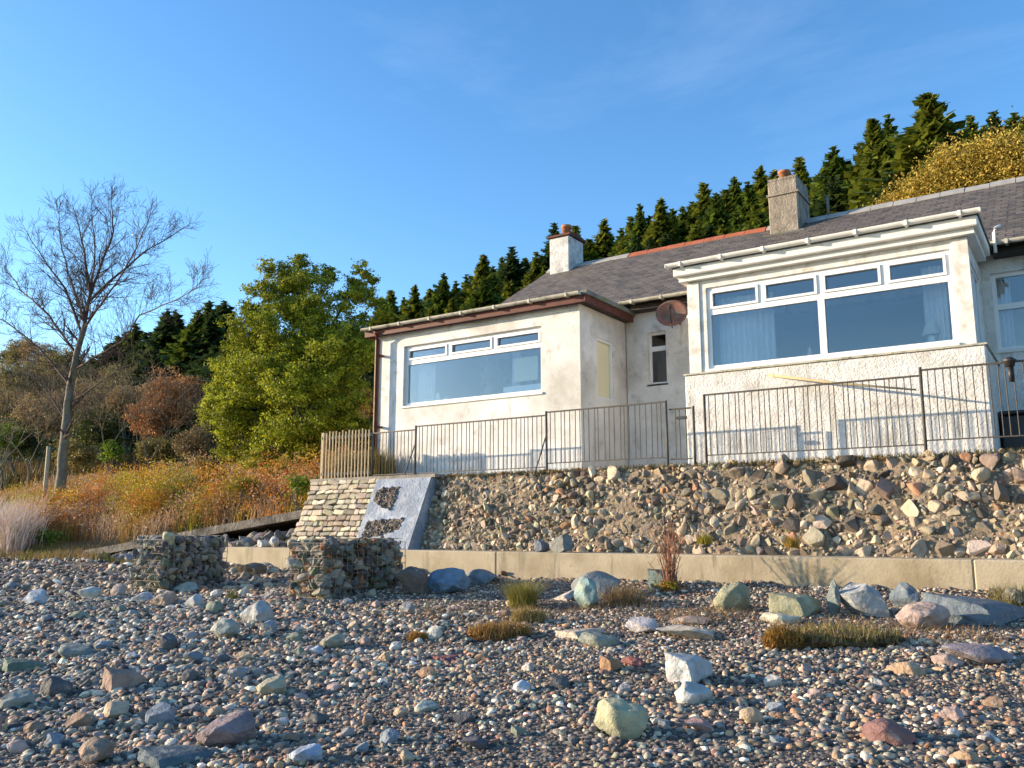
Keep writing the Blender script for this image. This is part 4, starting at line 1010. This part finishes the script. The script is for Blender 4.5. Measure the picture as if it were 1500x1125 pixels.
# golden tree at the right behind the roof
lob = []
for x, y, rp in [(1440,235,40),(1400,250,34),(1475,225,36),(1360,262,30),(1330,280,26),(1500,240,40),(1305,292,18),(1420,280,50),(1485,285,50),(1370,300,40),(1540,230,60),(1455,215,22),(1392,228,22)]:
    c = atY(x, y+9, 27); t = (c-EYE)@cF; R_ = rp*t/FPX; lob.append((tuple(c), (R_, R_, R_)))
gold = empty('golden_tree', (-3,27,H(-3,27)), 'golden yellow autumn tree behind the right end of the roof', 'tree')
V, F, C = crown(lob, 9000, .042, [(.22,.17,.025),(.60,.43,.08)], 71, fill=.45, loose=1.9)
link('crown', fast_mesh('crown', V, F, False, C), M_leaf, gold)
tb = MB()
for x, y in ((1440,250),(1380,270),(1490,240),(1330,285),(1530,250)): limb_tubes(tb, (-3+(x-1440)*.004,27,H(-3,27)-.2), atY(x, y, 27), .14, .02, 7)
tb.build('trunk', M_bark, gold)

# ------------------------------------------------------------------ bare tree
def bare_tree(base, height, spread, seed, label, name='bare_tree', r0=.16, levels=8, lean=(.1,0), first=.28, segf=1.0, pale=False, col=None):
    r = random.Random(seed); b = MB(); root = empty(name, base, label, 'tree'); tips = []
    SEG = []
    def grow(p, d, L_, rad, lv):
        n = 4 if lv < 3 else 3; pts = [p]; rr = [rad]; q = p.copy(); dd = d.copy()
        for i in range(n):
            dd = (dd+Vector((r.uniform(-1,1), r.uniform(-1,1), r.uniform(-.4,1)))*(.10+.022*lv)).normalized(); q = q+dd*(L_/n); pts.append(q.copy()); rr.append(max(.0055, rad*(1-.36*(i+1)/n)))
            if lv >= 2 and lv < levels-1 and r.random() < .75:
                sd = dd.cross(Vector((r.uniform(-1,1), r.uniform(-1,1), r.uniform(-1,1)))).normalized(); grow(q.copy(), (dd*.62+sd*.78).normalized(), L_*r.uniform(.42,.62), rr[-1]*.5, lv+2)
        SEG.append((pts, rr, lv))
        if lv >= levels: tips.append(q); return
        nb = 2 if r.random() < .62 else 3; a0 = r.uniform(0, 6.28)
        for k in range(nb):
            a = a0+2*math.pi*k/nb+r.uniform(-.5,.5); o1 = dd.orthogonal().normalized(); o2 = dd.cross(o1)
            ang = (.42 if lv > 0 else .36)*r.uniform(.7,1.25)*spread; nd = (dd*math.cos(ang)+(o1*math.cos(a)+o2*math.sin(a))*math.sin(ang)); nd.z += .07; nd.normalize()
            grow(q.copy(), nd, L_*r.uniform(.70,.92), rr[-1]*(.86 if nb == 2 else .74), lv+1)
    grow(Vector(base)-Vector((0,0,.2)), Vector((lean[0], lean[1], 1)).normalized(), height*first, r0, 0)
    zt = max(q.z for s in SEG for q in s[0]); k = height/(zt-base[2]); B = Vector(base)
    t1 = MB(); t2 = MB()
    for pts, rr, lv in SEG:
        pts = [B+(q-B)*k for q in pts]
        (t1 if lv < 2 else t2).tube(pts, rr, 8 if lv < 2 else 5 if lv < 5 else 3, cap=False)
    t1.build('trunk', M_bark, root); t2.build('branches', mat('twig_bark_'+str(seed), col or (.16,.12,.10), .9, (5,.2)), root)
    print(name, 'segments', len(SEG)); return [B+(q-B)*k for q in tips], root
bt = atY(88,742,15.2); bt[2] = H(bt[0], 15.2)
def sketched_tree():
    """tall bare tree: main limbs laid out along the photographed ones, the rest grown"""
    r = random.Random(5); root = empty('bare_tree', tuple(bt), 'tall leafless tree with fine spreading twigs on the left', 'tree')
    Y0 = 15.2; t1 = MB(); t2 = MB(); cnt = [0]
    def tw(p, d, L_, rad, lv):
        n = 4; pts = [p.copy()]; rr = [rad]; q = p.copy(); dd = d.copy()
        for i in range(n):
            dd = (dd+Vector((r.uniform(-1,1), r.uniform(-1,1), r.uniform(-.5,.9)))*.20).normalized(); q = q+dd*(L_/n); pts.append(q.copy()); rr.append(max(.0042, rad*(1-.6*(i+1)/n)))
            if lv > 0:
                for _ in range(1 if r.random() < .75 else 2):
                    sd = dd.cross(Vector((r.uniform(-1,1), r.uniform(-1,1), r.uniform(-1,1)))).normalized(); nd = (dd*.75+sd*.62+Vector((0,0,.12))).normalized()
                    tw(q.copy(), nd, L_*r.uniform(.42,.68), rr[-1]*.62, lv-1)
        cnt[0] += 1; t2.tube(pts, rr, 4 if rad > .012 else 3, cap=False)
    def limb(px_, ya, yb, r0, r1, lv=3, step=.15, trunk=False, smin=0.0, LL=.95):
        if not trunk: r0 *= .62; r1 *= .7
        P = [Vector(atY(x, y, Y0+ya+(yb-ya)*k/(len(px_)-1))) for k, (x, y) in enumerate(px_)]
        pts = []; 
        for a, c in zip(P, P[1:]):
            m = max(2, int((c-a).length/.18))
            for k in range(m): q = a.lerp(c, k/m); w = .05; pts.append(q+Vector((n3(q.x*1.7, q.z*1.7), n3(q.z*1.7, 4), n3(q.x, 8)))*w)
        pts.append(P[-1]); n = len(pts); rr = [r0+(r1-r0)*k/(n-1) for k in range(n)]
        (t1 if trunk else t2).tube(pts, rr, 9 if trunk else 6, cap=False)
        acc = 0
        for k in range(1, n):
            acc += (pts[k]-pts[k-1]).length
            if acc > step*r.uniform(.5, 1.1) and k/n > smin:
                acc = 0; dd = (pts[k]-pts[k-1]).normalized(); sd = dd.cross(Vector((r.uniform(-1,1), r.uniform(-1,1), r.uniform(-1,1)))).normalized()
                tw(pts[k], (dd*.70+sd*.75+Vector((0,0,.18))).normalized(), LL*r.uniform(.6,1.15)*(1.1-.35*k/n), max(.009, rr[k]*.48), lv-1)
        tw(pts[-1], (pts[-1]-pts[-2]).normalized(), LL*.55, r1, lv-1)
    limb([(87,756),(90,700),(95,640),(103,570),(112,520),(124,478)], 0, 0, .185, .085, 2, .9, True, .35, 1.0)
    limb([(124,478),(132,430),(124,372),(112,318)], 0, -.3, .10, .02)
    limb([(131,434),(150,385),(166,340),(163,292)], 0, .5, .085, .018)
    limb([(131,440),(178,398),(222,362),(262,338)], 0, .9, .075, .018)
    limb([(122,482),(158,432),(192,380),(215,330)], 0, -1.0, .07, .018)
    limb([(120,488),(96,424),(66,382),(42,345)], 0, -.9, .08, .018)
    limb([(112,520),(72,462),(34,428),(6,392)], 0, .6, .08, .018)
    limb([(104,566),(60,512),(20,480),(-30,450)], 0, -.8, .065, .016)
    limb([(110,540),(180,500),(204,462),(252,442),(292,420)], 0, -.5, .06, .014)
    limb([(124,470),(100,400),(88,352),(86,312)], 0, .9, .07, .018)
    limb([(133,425),(140,375),(136,330),(134,300)], 0, -.9, .06, .016)
    limb([(98,620),(74,580),(56,556),(30,540)], 0, -.4, .045, .012, 2)
    limb([(101,590),(140,566),(176,540),(205,528)], 0, .4, .045, .012, 2)
    t1.build('trunk', M_bark, root); t2.build('branches', mat('twig_bark', (.10,.072,.060), .9, (5,.2)), root); print('twigs', cnt[0])
sketched_tree()
# ivy / mossy leaves on the lower trunk
for i, (x, y, Y, h, sd) in enumerate(((40,720,17,5.2,21),(215,700,19,4.6,22),(150,690,18.5,5.4,23),(-10,720,17,6.0,24),(285,690,21,4.0,25),(110,700,21,6.0,26))):
    q = atY(x, y, Y); q[2] = H(q[0], Y)
    bare_tree(tuple(q), h, 1.15, sd, ['thin bare sapling left of the tall leafless tree','thin bare sapling in front of the rusty bush','thin bare sapling just right of the tall leafless tree','bare sapling at the left edge of the picture','short bare sapling beside the big green tree','taller bare sapling behind the tall leafless tree'][i], 'bare_sapling', .05, 6, (.05,0), .3, col=(.24,.18,.11))

# ------------------------------------------------------------------ shrubs
def shrub(x, y, rp, Y, cols, label, seed, size=.06, per=1500, name='shrub', sq=.8, nlobe=6, stems=True):
    r = random.Random(seed); c = atY(x, y, Y); t = (c-EYE)@cF; R_ = rp*t/FPX; lob = []
    for k in range(nlobe*2):
        a = r.uniform(0, 6.28); lob.append(((c[0]+R_*.55*math.cos(a), c[1]+R_*.4*math.sin(a), c[2]+R_*r.uniform(-.45,.5)*sq), (R_*r.uniform(.25,.5),)*3))
    g = H(c[0], Y); root = empty(name, (c[0], Y, g), label, 'shrub'); V, F, C = crown(lob, per, size, cols, seed, fill=.5)
    link('foliage', fast_mesh('foliage', V, F, False, C), M_leaf, root)
    if stems:
        b = MB()
        for k in range(7): 
            q = lob[k % nlobe][0]; limb_tubes(b, (c[0]+r.uniform(-.2,.2), Y+r.uniform(-.2,.2), g-.1), (q[0], q[1], q[2]+R_*.3), .03, .008)
        b.build('stem', M_bark, root)
OLV = [(.14,.12,.035),(.36,.30,.10)]; RST = [(.24,.12,.04),(.55,.26,.10)]; GRN = [(.07,.12,.012),(.24,.34,.03)]; BRN = [(.20,.14,.06),(.46,.33,.16)]; DKG = [(.03,.05,.016),(.14,.15,.035)]; YEL = [(.20,.17,.02),(.36,.28,.03)]
SH = [
 (250,590,56,22,RST,'large rusty orange bush in front of the forest band'),(215,620,36,21,RST,'smaller rusty brown bush left of the large rusty bush'),
 (30,560,46,26,OLV,'olive brown thicket at the left edge under the skyline'),(95,545,44,27,OLV,'olive thicket behind the bare tree trunk'),(150,570,46,25,OLV,'grey olive thicket right of the bare tree'),(60,610,46,22,BRN,'brown leafless looking thicket left of the trunk'),(140,630,42,21,DKG,'dark green bush behind the trunk'),
 (30,645,46,20,DKG,'dark evergreen bush at the lower left edge'),(8,640,26,18.5,GRN,'bright green bush at the far left edge'),(165,662,22,18,GRN,'small bright green bush right of the trunk'),(190,590,40,24,BRN,'brown bush below the forest band'),
 (285,650,36,20,BRN,'brown bush left of the big green tree foot'),(0,600,46,24,BRN,'brown thicket at the left edge'),(110,665,36,19,OLV,'low olive bush beside the trunk'),(230,655,36,20,OLV,'low olive bush below the rusty bush'),
 (60,520,40,30,BRN,'pale brown brush on the skyline left of the bare tree'),(180,562,36,30,OLV,'olive brush in front of the dark forest band'),(235,558,30,31,BRN,'grey brown brush below the dark forest band'),(100,590,44,23,BRN,'tangled brown brush behind the bare tree trunk'),(20,520,34,31,OLV,'olive brush at the left end of the skyline'),(265,575,26,27,BRN,'tall brown brush behind the rusty bush'),
 (530,590,30,22,RST,'russet bush between the green tree and the cottage'),(520,640,42,21,DKG,'dark bush behind the picket fence'),(525,560,36,25,DKG,'dark tall bush left of the cottage corner'),
 (70,790,20,12.6,GRN,'low green weed clump beside the pale reeds'),(500,690,40,15.5,BRN,'dry brown bush seen through the picket fence'),(420,690,34,15.6,YEL,'yellow green bush at the foot of the green tree'),(360,715,26,14.2,YEL,'yellow bush above the ramp'),(440,712,24,14,GRN,'green bush above the top of the ramp'),(310,690,30,15.5,[(.20,.10,.03),(.40,.20,.04)],'orange bush above the ramp left of the green tree'),
]
for i, (x, y, rp, Y, cl, lb) in enumerate(SH): shrub(x, y, rp, Y, cl, lb, 300+i, .04 if Y < 17 else .048, 2600)

# ------------------------------------------------------------------ bracken bank, reeds and grass (uncountable)
r = np.random.RandomState(33)
def region(n, x0, x1, y0, y1):
    X = r.uniform(x0, x1, n); Y = r.uniform(y0, y1, n); return np.array([(a, b_, H(a, b_)) for a, b_ in zip(X, Y)])
def patchcol(P, cols, sc=.45, jit=.2):
    cols = np.array(cols); q = np.array([n3(p[0]*sc, p[1]*sc, 9)+.35*n3(p[0]*sc*3, p[1]*sc*3, 4) for p in P]); u = np.clip((q+.55)/1.1, 0, .999)*(len(cols)-1)
    i = u.astype(int); f = (u-i)[:, None]; return (cols[i]*(1-f)+cols[np.minimum(i+1, len(cols)-1)]*f)*r.uniform(1-jit, 1+jit, (len(P), 1))
P = region(30000, -34, -13.4, 12.0, 19.5)
rampY = 11.45+(P[:,0]+19.6)*(1.1/6.3)+1.45
P = P[(P[:,1] > np.where(P[:,0] > -19.8, rampY+.7*np.clip((-15.5-P[:,0])/2, 0, 1), 13.1))]
C = patchcol(P, [(.44,.22,.04),(.50,.32,.06),(.46,.29,.16),(.54,.40,.26),(.38,.17,.05),(.28,.26,.04),(.50,.38,.04)])
bl = blades(P, .55, .012, .7, C, r)
k = r.choice(len(P), 26000); Q = P[k]+np.stack([r.normal(0,.15,len(k)), r.normal(0,.15,len(k)), r.uniform(.1,.62,len(k))], 1)
lob = []
for _k in range(190):
    a, b_ = r.uniform(-27, -13.6), r.uniform(13.2, 17.5)
    if b_ < 11.45+(a+19.6)*(1.1/6.3)+1.9+.7*min(1,max(0,(-15.5-a)/2)): continue
    q_ = r.uniform(.3, .85); lob.append(((a, b_, H(a, b_)+q_*.5), (q_, q_, q_*.95)))
md_parts = []
bc = [[(.36,.14,.02),(.70,.32,.05)],[(.42,.28,.02),(.75,.55,.05)],[(.42,.24,.14),(.75,.48,.30)],[(.14,.16,.02),(.36,.36,.04)],[(.30,.10,.03),(.62,.22,.05)]]
for _k in range(5): md_parts.append(crown(lob[_k::5], 1900, .036, bc[_k], 400+_k, fill=.4, asp=.35, loose=1.2))
lf = leaves(Q, .035, C[k]*r.uniform(.7, 1.3, (len(k), 1)), r, asp=.45)
V, F, C = join([bl, lf]+[(v, f, c) for v, f, c in md_parts]); tag(link('bracken', fast_mesh('bracken', V, F, False, C), M_leaf), 'orange and yellow autumn bracken covering the bank on the left', 'bracken', kind='stuff')
P = region(26000, -60, -13.4, 19.5, 42); C = patchcol(P, [(.12,.09,.03),(.20,.12,.05),(.06,.07,.02),(.14,.12,.06)], .2); V, F, C = blades(P, 1.0, .04, .7, C, r)
tag(link('undergrowth', fast_mesh('undergrowth', V, F, False, C), M_leaf), 'rough brown undergrowth on the hillside behind the bank', 'undergrowth', kind='stuff')
# pale reed grass at the left edge
c = region(7500, -30, -22.2, 10.9, 13.4)
c = c[c[:,0] < -22.5-(c[:,1]-11)*1.25+r.normal(0,.35,len(c))]
C = pal(r, len(c), [(.78,.62,.52),(.68,.54,.42),(.52,.42,.28)], [3,2,1]); V, F, C = blades(c, 1.25*(1+.5*np.array([n3(p[0]*1.1, p[1]*1.1) for p in c]))*r.uniform(.6, 1.1, len(c)), .012, .8, C, r, (.35,.1))
tag(link('reed_grass', fast_mesh('reed_grass', V, F, False, C), M_dry), 'pale pinkish reed grass at the left edge above the beach', 'grass', kind='stuff')
# low weeds between beach and ramp
c = region(5200, -25, -18.0, 10.7, 12.2); c = c[(c[:,0] < -20.3) | (c[:,1] < 11.15)]; C = patchcol(c, [(.16,.17,.03),(.26,.20,.06),(.30,.19,.10),(.12,.13,.03)], 1.2); V, F, C = blades(c, .22, .008, .8, C, r)
c2 = region(900, -17.9, -14.2, 10.8, 11.2); C2 = patchcol(c2, [(.16,.15,.03),(.24,.18,.07)], 1.2); V, F, C = join([(V, F, C), blades(c2, .12, .007, .8, C2, r)])
tag(link('weeds', fast_mesh('weeds', V, F, False, C), M_leaf), 'low green and tan weeds along the top of the beach on the left', 'weeds', kind='stuff')
# grass fringe on top of the retaining wall
c = np.stack([r.uniform(-9.5, 3, 3400), r.uniform(11.98, 12.2, 3400), np.full(3400, DZ-.03)], 1); C = patchcol(c, [(.20,.12,.04),(.10,.10,.03),(.28,.19,.07)], 2); V, F, C = blades(c, .07, .006, 1.3, C, r)
tag(link('wall_grass', fast_mesh('wall_grass', V, F, False, C), M_leaf), 'short brown grass fringe along the top of the rubble wall', 'grass', kind='stuff')
c = np.stack([r.uniform(-12.7, -11.4, 1500), r.uniform(12.25, 12.9, 1500), np.full(1500, DZ)], 1); C = patchcol(c, [(.34,.22,.06),(.28,.22,.06),(.42,.30,.12)], 2); V, F, C = blades(c, .55, .010, .4, C, r)
tag(link('dry_grass', fast_mesh('dry_grass', V, F, False, C), M_leaf), 'tall dry grass behind the picket fence', 'grass', kind='stuff')

# ------------------------------------------------------------------ tufts, turf and small plants on the beach
def tuft(x, y, wpx, hpx, cols, label, n=420, name='grass_tuft', lean=1.3, P0=None, wind=(0,0), wid=.004):
    c = gpix(x, y) if P0 is None else np.array(P0); t = (c-EYE)@cF; m = t/FPX; R_ = wpx*m/2
    a = r.uniform(0, 6.28, n); q = R_*.75*np.sqrt(r.uniform(0, 1, n)); P = np.stack([c[0]+q*np.cos(a), c[1]+q*np.sin(a), np.full(n, c[2]-.02)], 1)
    V, F, C = blades(P, hpx*m, wid, lean, pal(r, n, cols, [1]*len(cols)), r, wind)
    return tag(link(name, fast_mesh(name, V, F, False, C), M_leaf), label, 'grass')
tuft(766,890,46,36,[(.30,.27,.06),(.36,.30,.09),(.20,.20,.05)],'yellow green grass tuft on the gravel left of the upright boulder', 1100)
tuft(915,886,74,30,[(.28,.17,.09),(.36,.24,.12),(.20,.16,.07)],'dry brown grass tuft right of the upright green boulder', 500)
tuft(1478,886,60,30,[(.26,.22,.08),(.18,.16,.06)],'brown grass tuft against the ledge at the right edge', 400)
tuft(340,880,16,20,[(.14,.15,.03)],'small green weed tuft between the gabions', 120)
def turf(x, y, wpx, hpx, label, cols, grass, seed, dk=.55, gh=.05):
    c = gpix(x, y); t = (c-EYE)@cF; m = t/FPX; rr = np.random.RandomState(seed); root = empty('turf_clump', tuple(c), label, 'turf')
    V, Fc = rock_shape(4, seed, 4, .85, .16, 2.6); V = V*np.array([wpx*m/2, wpx*m/2*dk, hpx*m*.5]); ca, sa = math.cos(DCAM), math.sin(DCAM)
    V = np.stack([c[0]+ca*V[:,0]-sa*V[:,1], c[1]+sa*V[:,0]+ca*V[:,1]+wpx*m*.2, c[2]+V[:,2]+hpx*m*.2], 1)
    link('sod', fast_mesh('sod', V, Fc, True), M_turf, root)
    top = V[V[:,2] > c[2]+hpx*m*.25]; k = rr.randint(0, len(top), 1500); P = top[k]+rr.normal(0, .012, (1500, 3)); V2, F2, C2 = blades(P, gh*np.clip(rr.normal(1, .45, 1500), .2, 2.6)*(1+.5*np.array([n3(p[0]*9, p[1]*9, seed) for p in P])), .0035, 1.2, pal(rr, 1500, grass, [1]*len(grass)), rr)
    sidev = V[V[:,2] <= c[2]+hpx*m*.5]; k = rr.randint(0, len(sidev), 1600); P = sidev[k]; b2 = leaves(P, .022, pal(rr, 1600, cols, [1]*len(cols)), rr, asp=.3)
    V3, F3, C3 = join([(V2, F2, C2), b2]); link('grass', fast_mesh('turf_grass', V3, F3, False, C3), M_leaf, root)
turf(1215,950,205,32,'broad turf mound with green tipped grass on the right of the beach',[(.20,.10,.03),(.34,.20,.06),(.08,.05,.03)],[(.26,.20,.07),(.18,.18,.05),(.34,.25,.11)],3)
turf(1145,953,60,36,'orange brown mossy lump at the left end of the turf mound',[(.38,.20,.05),(.26,.12,.03)],[(.40,.25,.06),(.30,.16,.04)],5,gh=.04)
turf(722,940,96,26,'long orange brown turf lump in the middle of the beach',[(.34,.17,.05),(.22,.10,.03)],[(.40,.26,.09),(.32,.17,.05)],9,gh=.05)
turf(768,915,48,18,'pale straw end of turf right of the long orange brown lump',[(.40,.28,.10)],[(.46,.34,.14),(.36,.27,.10)],10,gh=.06)
turf(609,940,26,9,'small orange moss lump beside the cream block',[(.38,.20,.05)],[(.40,.22,.06)],12,gh=.03)
c = []
for cx_, cy_, ww, nn in ((1030,905,180,900),(900,890,120,700),(760,905,140,600),(1230,925,200,700),(640,900,120,350),(1400,935,140,450)):
    g0 = gpix(cx_, cy_); m = (g0-EYE)@cF/FPX
    for _ in range(nn):
        a, b_ = r.normal(0, .28)*ww*m, r.normal(0, .28); X, Y = g0[0]+cR[0]*a+cF[0]*b_, g0[1]+cR[1]*a+cF[1]*b_
        if Y < 10.98: c.append((X, Y, H(X, Y)+r.uniform(.01,.05)))
c = np.array(c); V, F, C = blades(c, .05, .003, 3.0, pal(r, len(c), [(.26,.16,.07),(.36,.26,.13),(.14,.09,.05),(.30,.13,.04)], [2,2,2,1]), r)
tag(link('beach_litter', fast_mesh('beach_litter', V, F, False, C), M_dry), 'dry brown stalks and weed litter strewn below the ledge', 'litter', kind='stuff')
# red twig plant
c = gpix(982,868); n = 46; b = MB(); rp = random.Random(4)
for k in range(n):
    a = rp.uniform(0, 6.28); l = rp.uniform(.02, .16); h = rp.uniform(.35, .95); p0 = Vector(c)+Vector((rp.uniform(-.05,.05), rp.uniform(-.05,.05), -.03)); p1 = p0+Vector((l*math.cos(a)*.6, l*math.sin(a)*.6, h*.6)); p2 = p0+Vector((l*math.cos(a)*1.5, l*math.sin(a)*1.5, h))
    b.tube([p0, p1, p2], [.006,.005,.003], 4, cap=False)
    for q in range(4):
        f = rp.uniform(.3, .95); p = p0.lerp(p2, f); b.tube([p, p+Vector((rp.uniform(-.07,.07), rp.uniform(-.07,.07), rp.uniform(.03,.1)))], .0025, 3, cap=False)
twr = empty('twig_plant', tuple(c), 'tall red brown dried twig plant in front of the ledge', 'plant')
b.build('stems', mat('red_twig', (.30,.14,.08), .8), twr)
P = np.array(c)+r.normal(0, .07, (260, 3))*np.array([1,1,.5])+np.array([0,0,.08]); V, F, C = leaves(P, .03, pal(r, 260, [(.34,.30,.04),(.36,.16,.04)], [1,1]), r); link('basal_leaves', fast_mesh('basal_leaves', V, F, False, C), M_leaf, twr)
# small plants on the wall
for (x, y, hp, cl, lb) in ((1160,800,16,[(.40,.22,.04),(.26,.24,.05)],'small orange plant growing at the foot of the rubble wall'),(1032,795,14,[(.36,.30,.05)],'small yellow plant on the rubble wall near the twig plant')):
    q = atY(x, y, 11.35); tuft(0, 0, 26, hp, cl, lb, 260, 'wall_plant', 1.2, P0=q)
# fence post by the bare tree
q = atY(65,735,14.2); gz = H(q[0], 14.2); hz = atY(62,655,14.2)[2]
tag(MB().tube([(q[0],14.2,gz-.2),(q[0]-.03,14.2,max(hz, gz+.9))], [.07,.06], 9).build('fence_post', M_picket), 'pale weathered wooden post left of the bare tree trunk', 'post')
print('objects', len(bpy.data.objects))
